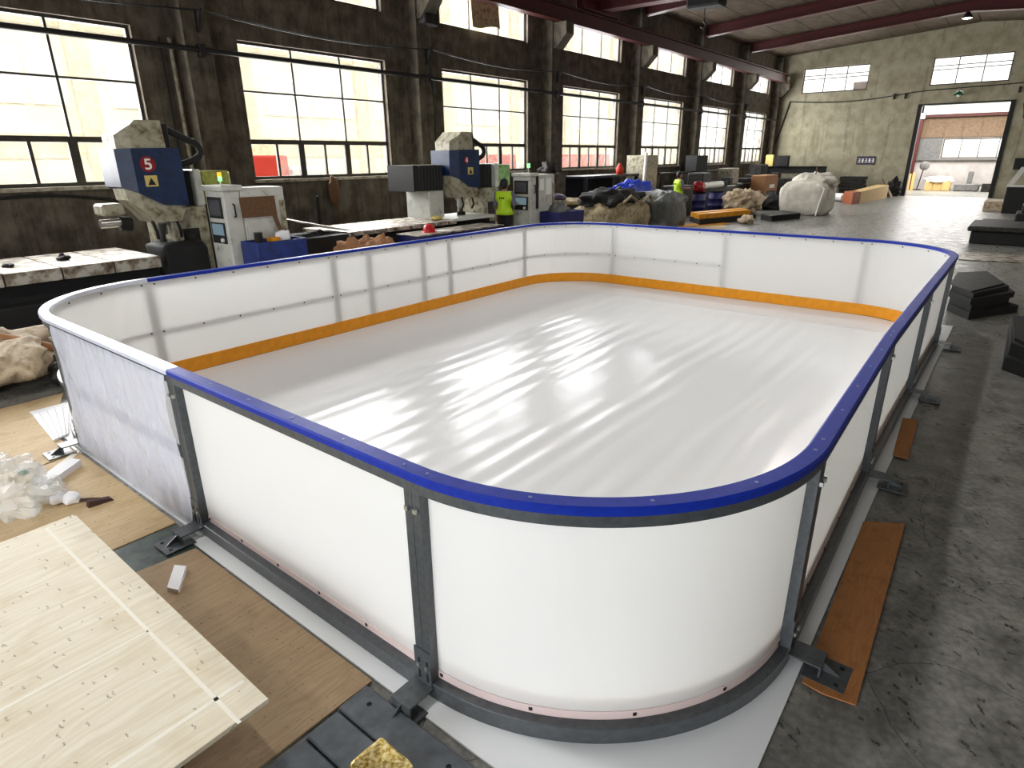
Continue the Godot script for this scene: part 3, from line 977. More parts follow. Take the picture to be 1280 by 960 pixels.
func board_unit(label, path, o := {}):
	var l = path_len(path)
	var mid = path_point(path, l / 2)
	var t := thing("rink_board", label, "rink board", mid[0].x, 0.0, mid[0].y, "boards of the rink")
	var P = path[0]
	var N = path[1]
	part(t, "top_rail", sb(t).sweep(P, N, -0.042, 0.0, 0.952, 1.0, 0.003), M.frame_grey)
	part(t, "bottom_rail", sb(t).sweep(P, N, -0.042, 0.004, 0.013, 0.085, 0.004), M.frame_grey)
	var posts = [0.0, l - 0.042]
	posts.append_array(o.get("posts", []))
	for s in posts:
		var b := sb(t)
		var sp = sub_path(path, s + 0.001, s + 0.041)
		b.sweep(sp[0], sp[1], -0.042, 0.0, 0.085, 0.952)
		part(t, "post", b, M.frame_grey)
	if o.get("mid", false):
		var sp = sub_path(path, 0.042, l - 0.042)
		part(t, "mid_rail", sb(t).sweep(sp[0], sp[1], -0.042, -0.002, 0.485, 0.522), M.frame_grey)
	part(t, "board_sheet", sb(t).sweep(P, N, -0.054, -0.043, 0.03, 0.998), M.board_white)
	part(t, "kick_plate", sb(t).sweep(P, N, -0.068, -0.055, 0.032, 0.178, 0.003), M.kick_yellow)
	part(t, "base_strip", sb(t).sweep(P, N, -0.0425, -0.039, 0.085, 0.122), M.base_strip)
	var cap = part(t, "cap_rail", sb(t).sweep(P, N, -0.066, 0.010, 1.0, 1.032, 0.008), M.cap_film_glare if o.get("glare_cap", false) else M.cap_blue)
	# screws: cap (pale), foot of the sheet and along the rails (dark); a few pixels each
	var b2 := sb(t)
	var b3 := sb(t)
	var n := maxi(2, int(round(l / 0.33)))
	for k in n:
		var s = 0.06 + (l - 0.12) * k / (n - 1)
		var q = path_point(path, s)
		wall_block(b2, q, -0.006, 0.006, -0.034, -0.022, 1.031, 1.0335)
		wall_block(b3, q, -0.007, 0.007, -0.043, -0.036, 0.098, 0.112)
		wall_block(b3, q, -0.007, 0.007, -0.058, -0.053, 0.966, 0.98)
		if o.get("mid", false):
			wall_block(b3, q, -0.007, 0.007, -0.058, -0.053, 0.497, 0.511)
	part(cap, "cap_screws", b2, M.cap_screw, true)
	part(t, "sheet_screws", b3, M.dark_screw, true)
	if o.get("joint", true):
		# joint plate bridging this unit's first post and its neighbour's last one
		var q = path_point(path, 0.0)
		q[2] = path_point(path, 0.02)[2]
		var b := sb(t)
		wall_block(b, q, -0.046, 0.046, 0.0005, 0.007, 0.05, 0.235)
		var jp = part(t, "joint_plate", b, M.frame_grey)
		for a in [[-0.026, 0.165], [0.02, 0.165], [-0.026, 0.105], [0.02, 0.105]]:
			var bs := sb(t)
			wall_block(bs, q, a[0] - 0.006, a[0] + 0.006, 0.0065, 0.0078, a[1] - 0.02, a[1] + 0.022)
			part(jp, "slot", bs, M.slot)
		for a in [[-0.026, 0.155], [0.02, 0.155]]:
			var bs := sb(t)
			wall_block(bs, q, a[0] - 0.008, a[0] + 0.008, 0.006, 0.016, a[1] - 0.008, a[1] + 0.008)
			part(jp, "bolt", bs, M.bolt)
		for a in [-0.022, 0.022]:
			var bs := sb(t)
			wall_block(bs, q, a - 0.009, a + 0.009, 0.0005, 0.014, 0.872, 0.89)
			part(t, "bolt", bs, M.bolt)
		# foot: a shelf from the joint plate, a web down to a base plate with two holes and a gusset
		b = sb(t)
		wall_block(b, q, -0.055, 0.055, 0.004, 0.135, 0.062, 0.070)
		var ft = part(t, "foot_shelf", b, M.frame_grey)
		b = sb(t)
		wall_block(b, q, -0.055, 0.055, 0.127, 0.135, 0.012, 0.062)
		part(ft, "web", b, M.frame_grey)
		b = sb(t)
		wall_block(b, q, -0.085, 0.085, 0.07, 0.235, 0.013, 0.020)
		part(ft, "base_plate", b, M.frame_grey)
		var f = func(tt, d, y): return Vector3(q[0].x + q[2].x * tt + q[1].x * d, y, q[0].y + q[2].y * tt + q[1].y * d)
		b = sb(t)
		var A = [f.call(-0.004, 0.135, 0.02), f.call(-0.004, 0.205, 0.02), f.call(-0.004, 0.135, 0.062)]
		var B = [f.call(0.004, 0.135, 0.02), f.call(0.004, 0.205, 0.02), f.call(0.004, 0.135, 0.062)]
		var cc = (A[0] + B[1] + A[2]) / 3.0
		b.tri(A[0], A[1], A[2], cc + (B[0] - A[0]))
		b.tri(B[0], B[1], B[2], cc - (B[0] - A[0]))
		for k in 3: b.quad(A[k], A[(k + 1) % 3], B[(k + 1) % 3], B[k], cc)
		part(ft, "gusset", b, M.frame_grey)
		for a in [-0.055, 0.055]:
			b = sb(t)
			wall_block(b, q, a - 0.009, a + 0.009, 0.19, 0.208, 0.019, 0.0212)
			part(ft, "bolt_hole", b, M.slot)
	return t

func rink():
	# white plastic underlay the frame stands on
	single("underlay_sheet", "white plastic sheet laid under the whole rink", "sheet", func(q): q.prism([Vector2(-6.1, -0.02), Vector2(-3.0, -0.02), Vector2(-3.0, -0.085), Vector2(0.075, -0.085), Vector2(0.03, 3.0), Vector2(0.0, 8.2), Vector2(-6.1, 8.2)], "y", 0.001, 0.012), M.underlay, -3, 0, 4)
	var ru := 1.06
	var units := [
		["curved corner board with bare white sheet nearest the camera", arc(Vector2(-R, R), R, R, 0, -90, 56), {}],
		["straight board with bare white sheet beside the near curved corner", straight(Vector2(-1.12, 0), Vector2(-3.02, 0), Vector2(0, -1)), {}],
		["board wrapped in wrinkled clear film on the rink's near side", straight(Vector2(-3.02, 0), Vector2(-4.92, 0), Vector2(0, -1)), {"mid": true, "glare_cap": true}],
		["curved corner board with cap coloured white for glare beside the film-wrapped board", arc(Vector2(-4.92, R), R, R, 270, 180, 32), {"mid": true, "glare_cap": true}],
		["long straight board on the window side next to the leftmost corner", straight(Vector2(-6.04, 1.12), Vector2(-6.04, 3.23), Vector2(-1, 0)), {"mid": true}],
		["gate board with two extra posts midway along the window side", straight(Vector2(-6.04, 3.23), Vector2(-6.04, 5.24), Vector2(-1, 0)), {"mid": true, "posts": [0.50, 0.545, 1.44, 1.485]}],
		["straight board on the window side between gate and far corner", straight(Vector2(-6.04, 5.24), Vector2(-6.04, 7.03), Vector2(-1, 0)), {"mid": true}],
		["curved far corner board nearest the operator in the vest", arc(Vector2(-4.92, 7.03), R, R, 180, 90, 24), {"mid": true}],
		["far straight board with a middle rail showing through its sheet", straight(Vector2(-4.92, 8.15), Vector2(-3.0, 8.15), Vector2(0, 1)), {"mid": true}],
		["far straight board without a middle rail", straight(Vector2(-3.0, 8.15), Vector2(-1.12, 8.15), Vector2(0, 1)), {}],
		["curved far corner board beside the black steel plates", arc(Vector2(-1.12, 7.03), 1.06, R, 90, 0, 24), {}],
		["straight board on the dark aisle side next to the far corner", straight(Vector2(-0.06, 7.03), Vector2(-0.06, 5.06), Vector2(1, 0)), {}],
		["middle one of the three straight boards along the dark aisle", straight(Vector2(-0.06, 5.06), Vector2(-0.055, 3.09), Vector2(1, 0)), {}],
		["straight board on the dark aisle side beside the long brown panel", straight(Vector2(-0.055, 3.09), Vector2(0, 1.12), Vector2(1, 0)), {}],
	]
	var made := []
	for x in units:
		made.append(board_unit(x[0], x[1], x[2]))
	# wrinkled protective film over the second near board
	var nz := FastNoiseLite.new()
	nz.seed = 7
	nz.frequency = 1.0
	nz.fractal_octaves = 3
	var t = made[2]
	var b := sb(t)
	b.st.set_smooth_group(0)
	var nu := 90
	var nv := 44
	var f = func(i, j):
		var s := float(i) / nu
		var y := 0.016 + 0.975 * float(j) / nv
		var u := -3.055 - 1.80 * s
		var edge := minf(1.0, minf(float(j) / 3.0, (nv - j) / 2.0))
		var d := 0.010 + edge * (0.030 * maxf(0, nz.get_noise_2d(u * 5.0 + y * 1.2, y * 1.1) + 0.15) + 0.012 * nz.get_noise_2d(u * 13.0, y * 4.0 + 9))
		return Vector3(u, y, -d)
	for i in nu:
		for j in nv:
			var a = f.call(i, j)
			b.quad(a, f.call(i + 1, j), f.call(i + 1, j + 1), f.call(i, j + 1), a + Vector3(0, 0, 1))
	part(t, "protective_film", b, M.film)
	# floor: flat base boards inside the fence, and three long buckled sheets on top
	var inner := []
	var ins := 0.07
	for c in [[-1.12, 1.12, -90, 0, 1.12], [-1.18, 7.03, 0, 90, 1.12], [-4.92, 7.03, 90, 180, 1.12], [-4.92, 1.12, 180, 270, 1.12]]:
		for k in 13:
			var a = deg_to_rad(lerpf(c[2], c[3], k / 12.0))
			inner.append(Vector2(c[0] + cos(a) * (c[4] - ins), c[1] + sin(a) * (c[4] - ins)))
	single("rink_floor_margin", "flat pale grey plastic floor margin inside the yellow kick plates", "floor sheet", func(q): q.prism(inner, "y", 0.0125, 0.030), M.ice_base, -3, 0.0125, 4)
	var nz2 := FastNoiseLite.new()
	nz2.seed = 19
	nz2.frequency = 1.0
	nz2.fractal_octaves = 2
	var labels := ["buckled glossy white floor sheet nearest the window side of the rink", "middle one of the three buckled glossy white floor sheets", "buckled glossy white floor sheet nearest the dark aisle side of the rink"]
	for k in 3:
		var u0 := -4.35 + k * 1.34
		var u1 := u0 + 1.34
		single("rink_floor_sheet", labels[k], "floor sheet", func(q):
			q.sheet(func(s, tt):
				var u := lerpf(u0, u1, s)
				var vmin := 0.1
				if u > -1.12:
					vmin = 1.12 - sqrt(maxf(0.0, 1.02 * 1.02 - (u + 1.12) * (u + 1.12))) + 0.02
				var v := lerpf(vmin, 7.2, tt)
				var wob := nz2.get_noise_2d(u * 0.4, v * 0.2) * 0.35
				var amp := clampf(nz2.get_noise_2d(u * 1.1 + 30, v * 0.22) * 1.3 + 0.65, 0.05, 1.0)
				var edge := minf(1.0, minf(tt, 1.0 - tt) * 20.0)
				var h := (0.5 + 0.5 * sin((u + wob * 0.35) * TAU / 0.225)) * amp
				return Vector3(u, 0.0365 + edge * 0.0062 * h, v), 60, 70, 0.006), M.ice_sheet, (u0 + u1) / 2, 0.03, 3.6, "buckled rink floor sheets")

# ------------------------------------------------------------------ things near the camera
func ground_quad(b: SB, p, y0, y1):
	b.prism(p.map(func(x): return Vector2(x[0], x[1])), "y", y0, y1)

func near_things():
	# plywood laid on the floor
	single("plywood_sheet", "light tan plywood sheet on the floor behind the clear plastic bag", "plywood", func(q): ground_quad(q, [[-4.72, -0.75], [-4.86, -0.05], [-5.4, -0.05], [-6.42, 0.34], [-6.36, -1.2], [-5.0, -1.2]], 0.0, 0.010), M.ply_tan, -5.5, 0, -0.5)
	single("plywood_sheet", "light tan plywood sheet on the floor under the brush and white batten", "plywood", func(q): ground_quad(q, [[-3.25, -0.045], [-4.83, -0.045], [-4.70, -0.75], [-4.9, -1.3], [-3.25, -1.3]], 0.0, 0.010), M.ply_tan, -4, 0, -0.6)
	single("rubber_mat", "dark green rubber mat strip between two plywood sheets beside the rink", "mat", func(q): ground_quad(q, [[-2.6, -0.095], [-3.24, -0.045], [-3.24, -1.25], [-2.6, -1.25]], 0.0, 0.006), M.green_mat, -3, 0, -0.6)
	single("plywood_sheet", "brown stained plywood sheet on the floor beside the bare near board", "plywood", func(q): ground_quad(q, [[-1.34, -0.10], [-2.88, -0.10], [-2.92, -0.45], [-2.92, -1.2], [-1.36, -1.2]], 0.0065, 0.016), M.ply_brown, -2.1, 0, -0.6)
	# the pale plywood stack, two sheets on a dark packing stack
	var s := thing("packing_stack", "dark stack of packing boards under the pale plywood sheet", "stack", -2.2, 0.016, -1.0)
	bx(s, "board", M.iron_dark, [-3.0, -1.55, 0.0165, 0.14, -1.75, -0.78], 0.01)
	bx(s, "board", M.card_brown, [-2.95, -1.5, 0.141, 0.262, -1.75, -0.75], 0.01)
	for k in 2:
		var off := Vector2(0.06, 0.03) if k == 0 else Vector2.ZERO
		var y0 := 0.263 + k * 0.0185
		var lab = ["lower pale plywood sheet peeping out under the top one", "big pale plywood sheet with white cross lines in the near corner"][k]
		var t := thing("plywood_sheet", lab, "plywood", -2.2, y0, -1.1)
		var b := sb(t)
		var P := [[-1.325 - off.x, -0.545], [-3.24 - off.x, -0.52], [-3.2 - off.x, -1.74], [-1.3 - off.x, -1.76]]
		b.prism(P.map(func(x): return Vector2(x[0], x[1])), "y", y0, y0 + 0.018)
		part(t, "sheet", b, M.ply_cream)
		if k == 1:
			for c in [[-3.22, -1.31, -0.667, -0.653], [-1.478, -1.46, -1.7, -0.556], [-2.02, -2.008, -1.7, -0.66]]:
				part(t, "chalk_line", sb(t).box(c[0] + 0.0, c[1], y0 + 0.018, y0 + 0.0184, c[2], c[3]), M.ply_line)
	# dark plastic planks at the bottom of the view
	var labs := ["dark grey drilled plank on the floor nearest the rink base", "middle dark grey plank under the gold foil box", "dark grey plank farthest from the rink at the lower edge"]
	for k in 3:
		var t := thing("dark_plank", labs[k], "plank", -0.7, 0.006, -0.2 - k * 0.17, "dark planks on the floor")
		var v0 := -0.135 - k * 0.155
		bx(t, "plank", M.dark_plastic, [-1.33 + 0.01 * k, 0.15 - 0.1 * k, 0.002, 0.032, v0 - 0.148, v0], 0.008)
		if k == 0:
			for u in [-1.24, -0.80, -0.30]:
				part(t, "drilled_hole", sb(t).tube([Vector3(u, 0.0321, v0 - 0.06), Vector3(u, 0.0328, v0 - 0.06)], 0.011, 12), M.slot)
	var gf := thing("foil_box", "small gold foil wrapped box on the dark planks", "box", -0.92, 0.032, -0.4)
	part(gf, "wrap", sb(gf).lump(Vector3(-0.93, 0.085, -0.385), Vector3(0.095, 0.05, 0.075), 0.07, 5, 0.22, 36, 20, 14.0), M.gold_foil)
	# battens, block, foam
	var bt := single("white_batten", "long white plastic batten lying beside the clear plastic bag", "batten", func(q): q.hexa([Vector3(-4.46, 0.0101, -0.44), Vector3(-4.66, 0.0101, -0.15), Vector3(-4.57, 0.0101, -0.11), Vector3(-4.33, 0.0101, -0.41)], [Vector3(-4.46, 0.055, -0.44), Vector3(-4.66, 0.055, -0.15), Vector3(-4.57, 0.055, -0.11), Vector3(-4.33, 0.055, -0.41)]), M.foam_white, -4.5, 0.01, -0.3)
	single("white_block", "short white plastic offcut lying on the brown plywood", "block", func(q): q.hexa([Vector3(-2.62, 0.0161, -0.37), Vector3(-2.78, 0.0161, -0.26), Vector3(-2.72, 0.0161, -0.225), Vector3(-2.55, 0.0161, -0.345)], [Vector3(-2.62, 0.04, -0.37), Vector3(-2.78, 0.04, -0.26), Vector3(-2.72, 0.04, -0.225), Vector3(-2.55, 0.04, -0.345)]), M.foam_white, -2.65, 0.016, -0.3)
	var fp := thing("ribbed_sheet", "white ribbed panel lying at the foot of the film-wrapped board", "panel", -5.5, 0.01, 0.0)
	var b := sb(fp)
	b.hexa([Vector3(-5.95, 0.0101, -0.03), Vector3(-6.01, 0.0101, 0.26), Vector3(-5.25, 0.0101, 0.02), Vector3(-5.2, 0.0101, -0.1)], [Vector3(-5.95, 0.026, -0.03), Vector3(-6.01, 0.026, 0.26), Vector3(-5.25, 0.026, 0.02), Vector3(-5.2, 0.026, -0.1)])
	part(fp, "sheet", b, M.foam_white)
	for k in 4:
		var q := 0.15 + k * 0.22
		var e0 := Vector3(-5.95, 0.026, -0.03).lerp(Vector3(-6.01, 0.026, 0.26), q)
		var e1 := Vector3(-5.2, 0.026, -0.1).lerp(Vector3(-5.25, 0.026, 0.02), q)
		part(fp, "rib", sb(fp).tube([e0, e1], 0.006, 6), M.foam_white)
	var sr := single("thin_strip", "thin white strip lying on plywood beside the leftmost foot", "strip", func(q): q.hexa([Vector3(-4.62, 0.0102, -0.33), Vector3(-4.84, 0.0102, -0.09), Vector3(-4.80, 0.0102, -0.06), Vector3(-4.58, 0.0102, -0.29)], [Vector3(-4.62, 0.014, -0.33), Vector3(-4.84, 0.014, -0.09), Vector3(-4.80, 0.014, -0.06), Vector3(-4.58, 0.014, -0.29)]), M.ply_line, -4.7, 0.01, -0.2)
	# clear bag, cups, brush
	var cb := thing("plastic_bag", "crumpled clear plastic bag with a green label on the plywood", "bag", -4.35, 0.01, -0.62)
	part(cb, "bag", sb(cb).lump(Vector3(-4.42, 0.10, -0.64), Vector3(0.40, 0.13, 0.27), 0.6, 71, 0.9, 72, 40, 9.0, 0.0105), M.clear_bag)
	part(cb, "bag_neck", sb(cb).lump(Vector3(-4.18, 0.08, -0.42), Vector3(0.12, 0.06, 0.09), 0.9, 72, 0.9, 28, 16, 12.0, 0.0105), M.clear_bag)
	bx(cb, "label", M.label_green, [-4.36, -4.27, 0.195, 0.2, -0.52, -0.47], 0.0)
	for k in 2:
		var c := Vector3(-4.085 + 0.06 * k, 0.0105, -0.405 + 0.055 * k)
		var t := single("paper_cup", ["crushed white cup next to the clear bag", "crushed white cup next to the brown brush"][k], "cup", func(q): q.lump(c + Vector3(0, 0.035, 0), Vector3(0.05, 0.036, 0.045), 0.35, 80 + k, 0.7, 20, 12, 14.0, 0.0105), M.foam_white, c.x, c.y, c.z, "crushed cups")
	var br := thing("hand_brush", "small dark brown brush lying on the plywood", "brush", -3.92, 0.01, -0.27)
	part(br, "handle", sb(br).tube([Vector3(-4.0, 0.025, -0.33), Vector3(-3.95, 0.028, -0.28), Vector3(-3.90, 0.025, -0.23)], 0.012, 8), M.brown_bristle)
	part(br, "bristle_head", sb(br).hexa([Vector3(-3.90, 0.0105, -0.31), Vector3(-3.86, 0.0105, -0.31), Vector3(-3.84, 0.0105, -0.17), Vector3(-3.88, 0.0105, -0.17)], [Vector3(-3.905, 0.05, -0.30), Vector3(-3.865, 0.05, -0.30), Vector3(-3.845, 0.03, -0.18), Vector3(-3.885, 0.03, -0.18)]), M.brown_bristle)
	# tarpaulins and cardboard heaped left of the rink
	single("tarpaulin_heap", "heap of crumpled beige tarpaulin on the floor behind the plywood", "tarpaulin", func(q): q.lump(Vector3(-7.55, 0.20, -0.05), Vector3(0.85, 0.26, 0.75), 0.75, 91, 0.9, 64, 30, 1.7, 0.001), M.tarp_beige, -8, 0, 0.1)
	single("dark_bundle", "dark dusty bundle between beige tarpaulin and rink corner", "bundle", func(q): q.lump(Vector3(-6.75, 0.12, 0.62), Vector3(0.3, 0.2, 0.26), 0.6, 92, 0.9, 40, 22, 3.0, 0.001), M.iron_dark, -6.95, 0, 0.45)
	single("cardboard_tube", "long brown cardboard roll lying on the beige tarpaulin", "roll", func(q): q.tube([Vector3(-7.9, 0.46, -0.25), Vector3(-7.35, 0.43, 0.2), Vector3(-6.9, 0.30, 0.55)], 0.045, 14), M.card_brown, -8, 0.5, 0.7)
	single("cardboard_flap", "torn tan cardboard flap on the beige tarpaulin heap", "cardboard", func(q): q.sheet(func(s, t): return Vector3(-7.8 + 0.8 * s, 0.34 - 0.16 * s + 0.07 * sin(5.0 * t + 3.0 * s), -0.05 + 0.55 * t + 0.2 * s), 10, 8, 0.012), M.card_brown, -7.4, 0.2, 0.2)
	# brown panels on the aisle floor
	single("fibreboard", "long brown fibreboard panel on the aisle floor beside the rink", "panel", func(q): ground_quad(q, [[0.035, 2.5], [0.235, 2.62], [0.285, 1.01], [0.17, 0.99], [0.085, 1.0]], 0.0125, 0.0185), M.osb_brown, 0.15, 0.0125, 1.8)
	single("fibreboard", "short brown fibreboard panel farther along the aisle floor", "panel", func(q): ground_quad(q, [[-0.03, 4.42], [0.075, 4.46], [0.12, 3.59], [0.02, 3.6]], 0.0125, 0.0185), M.osb_brown, 0.05, 0.0125, 4)
	# black plates stacked on the right
	var st := [[-0.16, 0.62, 0.0, 0.10, 8.75, 9.6], [-0.16, 0.50, 0.101, 0.19, 8.85, 10.6], [-0.18, 0.54, 0.191, 0.27, 8.8, 10.4], [-0.17, 0.46, 0.271, 0.33, 8.9, 10.3], [-0.2, 0.40, 0.331, 0.352, 8.95, 10.5]]
	var lb := ["lowest black steel plate of the stack at the far rink corner", "second lowest black steel plate of the stack at the far rink corner", "middle black steel plate of the stack at the far rink corner", "thick black steel plate just below the topmost at the rink corner", "topmost thin dark plate of the stack at the far rink corner"]
	for k in 5:
		single("steel_plate", lb[k], "plate", func(q): q.prism([Vector2(st[k][0], st[k][4] + 0.45), Vector2(st[k][0] + 0.28, st[k][4]), Vector2(st[k][1], st[k][4] + 0.9), Vector2(st[k][1] - 0.25, st[k][5] + 0.4), Vector2(st[k][0], st[k][5])], "y", st[k][2] + 0.001, st[k][3]), M.iron_black if k < 4 else M.iron_dark, 0.2, st[k][2], 9.5, "black plates at the far rink corner")
	for k in 3:
		single("steel_block", ["lowest black steel block in the heap at the aisle edge", "middle black steel block in the heap at the aisle edge", "thin black slab topping the heap at the aisle edge"][k], "block", func(q): q.prism([Vector2(0.56 + 0.02 * k, 6.5 + 0.1 * k), Vector2(0.9, 6.15), Vector2(1.5, 7.2), Vector2(1.2, 8.3), Vector2(0.55, 8.2 - 0.2 * k)], "y", [0.001, 0.14, 0.27][k], [0.139, 0.269, 0.30][k]), M.iron_black, 1.0, 0.0, 7.2, "black blocks at the aisle edge")

# ------------------------------------------------------------------ machines along the window wall
func gantry_mill(label, vc, num, lb, rb, disc):
	var t := thing("gantry_mill", label, "milling machine", -9.9, 0, vc)
	var p = func(q): return q.map(func(x): return Vector2(vc + x[0], x[1]))
	# head: cream hood above, blue cover, cream nose below
	var hood = part(t, "head_hood", sb(t).prism(p.call([[-0.20, 2.24], [-0.20, 2.52], [-0.10, 2.62], [0.24, 2.62], [0.26, 2.24]]), "u", -10.0, -9.44), M.machine_cream)
	var b := sb(t)
	b.hexa([Vector3(-9.44, 2.24, vc - 0.20), Vector3(-9.58, 2.24, vc - 0.35), Vector3(-10.0, 2.24, vc - 0.35), Vector3(-10.0, 2.24, vc - 0.20)], [Vector3(-9.44, 2.55, vc - 0.18), Vector3(-9.58, 2.42, vc - 0.35), Vector3(-10.0, 2.42, vc - 0.35), Vector3(-10.0, 2.55, vc - 0.18)])
	part(hood, "hood_bevel", b, M.machine_cream)
	var cov = part(t, "blue_cover", sb(t).prism(p.call([[-0.24, 2.25], [0.42, 2.26], [0.43, 1.45], [0.08, 1.48], [-0.24, 1.66]]), "u", -10.1, -9.40), M.machine_blue)
	b = sb(t)
	b.hexa([Vector3(-9.40, 1.66, vc - 0.24), Vector3(-9.54, 1.74, vc - 0.40), Vector3(-10.1, 1.74, vc - 0.40), Vector3(-10.1, 1.66, vc - 0.24)], [Vector3(-9.40, 2.25, vc - 0.24), Vector3(-9.54, 2.24, vc - 0.40), Vector3(-10.1, 2.24, vc - 0.40), Vector3(-10.1, 2.25, vc - 0.24)])
	part(cov, "cover_bevel", b, M.machine_blue)
	var nose = part(t, "head_nose", sb(t).prism(p.call([[-0.22, 1.66], [0.08, 1.50], [0.40, 1.47], [0.30, 1.24], [-0.08, 1.24], [-0.20, 1.40]]), "u", -9.98, -9.43), M.machine_cream)
	b = sb(t)
	b.hexa([Vector3(-9.43, 1.40, vc - 0.20), Vector3(-9.56, 1.56, vc - 0.34), Vector3(-9.98, 1.56, vc - 0.34), Vector3(-9.98, 1.40, vc - 0.20)], [Vector3(-9.43, 1.68, vc - 0.22), Vector3(-9.56, 1.75, vc - 0.36), Vector3(-9.98, 1.75, vc - 0.36), Vector3(-9.98, 1.68, vc - 0.22)])
	part(nose, "nose_bevel", b, M.machine_cream)
	bx(t, "side_duct", M.iron_black, [-10.0, -9.5, 2.27, 2.58, vc + 0.26, vc + 0.36], 0.01)
	# number disc and warning plate on the cover
	var dn := part(cov, "number_disc", sb(t).tube([Vector3(-9.401, 2.04, vc + disc[0]), Vector3(-9.393, 2.04, vc + disc[0])], disc[1], 24), M.decal_red)
	org[dn] = org[t]
	text(cov, "number", M.decal_white, num, Vector3(-9.390, 2.04, vc + disc[0]), disc[1] * 1.9, PI / 2)
	bx(cov, "warning_plate", M.decal_yellow, [-9.402, -9.394, 1.74, 1.89, vc + disc[2], vc + disc[2] + 0.17])
	part(cov, "warning_mark", sb(cov).prism([Vector2(vc + disc[2] + 0.03, 1.76), Vector2(vc + disc[2] + 0.14, 1.76), Vector2(vc + disc[2] + 0.085, 1.86)], "u", -9.395, -9.391), M.decal_black)
	# spindle and clamps
	part(t, "spindle", sb(t).lathe(Vector3(-9.7, 0.93, vc + 0.08), [Vector2(0.0, 0.0), Vector2(0.05, 0.0), Vector2(0.05, 0.1), Vector2(0.09, 0.12), Vector2(0.09, 0.24), Vector2(0.12, 0.26), Vector2(0.12, 0.32)], 18), M.steel_bright)
	part(t, "cutter", sb(t).lathe(Vector3(-9.7, 0.86, vc + 0.08), [Vector2(0.0, 0.0), Vector2(0.1, 0.0), Vector2(0.1, 0.07), Vector2(0, 0.07)], 18), M.iron_dark)
	for q in [-0.1, 0.24]:
		part(t, "coolant_hose", sb(t).tube([Vector3(-9.5, 1.26, vc + q), Vector3(-9.46, 1.1, vc + q + 0.02), Vector3(-9.56, 1.0, vc + q + 0.06)], 0.022, 8), M.cable)
	# cross beam with black bellows, each fold real
	bx(t, "cross_beam", M.machine_cream, [-10.5, -9.95, 1.42, 1.95, vc + lb, vc + rb], 0.01)
	for side in [[lb, -0.42], [0.44, rb]]:
		if side[1] - side[0] < 0.05:
			continue
		b = sb(t)
		var n := int((side[1] - side[0]) / 0.045)
		var pl := []
		for k in n + 1:
			pl.append(Vector2(vc + lerpf(side[0], side[1], float(k) / n), -9.72 - (0.03 if k % 2 else 0.0)))
		pl.append(Vector2(vc + side[1], -9.95))
		pl.append(Vector2(vc + side[0], -9.95))
		# polygon in (v, u), extruded in y: reuse "y" prism with swapped axes
		b.prism(pl.map(func(x): return Vector2(x.y, x.x)), "y", 1.43, 1.94)
		part(t, "bellows", b, M.bellows)
	if lb < -0.5:
		bx(t, "end_plate", M.bellows, [-10.5, -9.70, 1.42, 1.95, vc + lb - 0.03, vc + lb], 0.0)
	bx(t, "end_cap", M.machine_white, [-10.4, -9.62, 1.42, 1.96, vc + rb, vc + rb + 0.13], 0.02)
	bx(t, "end_housing", M.machine_green if num == "4" else M.machine_olive, [-10.4, -9.66, 1.44, 1.93, vc + rb + 0.13, vc + rb + 0.62], 0.03)
	# columns
	var col = bx(t, "column", M.machine_cream, [-10.5, -9.62, 0.0, 1.42, vc + rb - 0.45, vc + rb + 0.12], 0.02)
	for y in [0.35, 0.8]:
		bx(col, "column_pocket", M.iron_dark, [-9.625, -9.612, y, y + 0.3, vc + rb - 0.3, vc + rb - 0.05])
	if lb < -0.5:
		bx(t, "column", M.machine_white, [-10.5, -9.75, 0.0, 1.42, vc + lb + 0.45, vc + lb + 0.9], 0.02)
	# energy chain
	var pts := []
	for k in 15:
		var a := k / 14.0
		if a < 0.45:
			pts.append(Vector3(-9.62, 2.55 - 0.2 * (a / 0.45), vc + 0.3 + 0.42 * (a / 0.45)))
		else:
			var q := (a - 0.45) / 0.55 * PI
			pts.append(Vector3(-9.62, 2.19 + 0.16 * cos(q), vc + 0.72 + 0.12 * sin(q) - 0.28 * clampf((a - 0.75) / 0.25, 0, 1)))
	var ec := part(t, "energy_chain", sb(t).tube(pts, 0.05, 8), M.iron_black)
	if num == "5":
		var mo := bx(t, "motor_box", M.machine_cream, [-9.95, -9.6, 1.36, 1.52, vc - 0.68, vc - 0.38], 0.03)
		part(t, "motor_cylinder", sb(t).tube([Vector3(-9.75, 1.25, vc - 0.7), Vector3(-9.75, 1.25, vc - 0.44)], 0.06, 14), M.steel_bright)
		part(t, "chuck", sb(t).tube([Vector3(-9.75, 1.24, vc - 0.44), Vector3(-9.75, 1.22, vc - 0.3)], 0.1, 14), M.iron_black)
		part(t, "saddle", sb(t).lump(Vector3(-9.6, 0.62, vc + 0.22), Vector3(0.34, 0.32, 0.34), 0.14, 203, 0.25, 30, 18, 4.0, 0.001), M.iron_black)
	else:
		bx(t, "table_base", M.iron_black, [-10.1, -9.35, 0.0, 0.78, 9.02, 10.1], 0.02)
		bx(t, "table_top", M.decal_white, [-10.25, -9.22, 0.785, 0.85, 8.66, 10.12], 0.006)
	return t

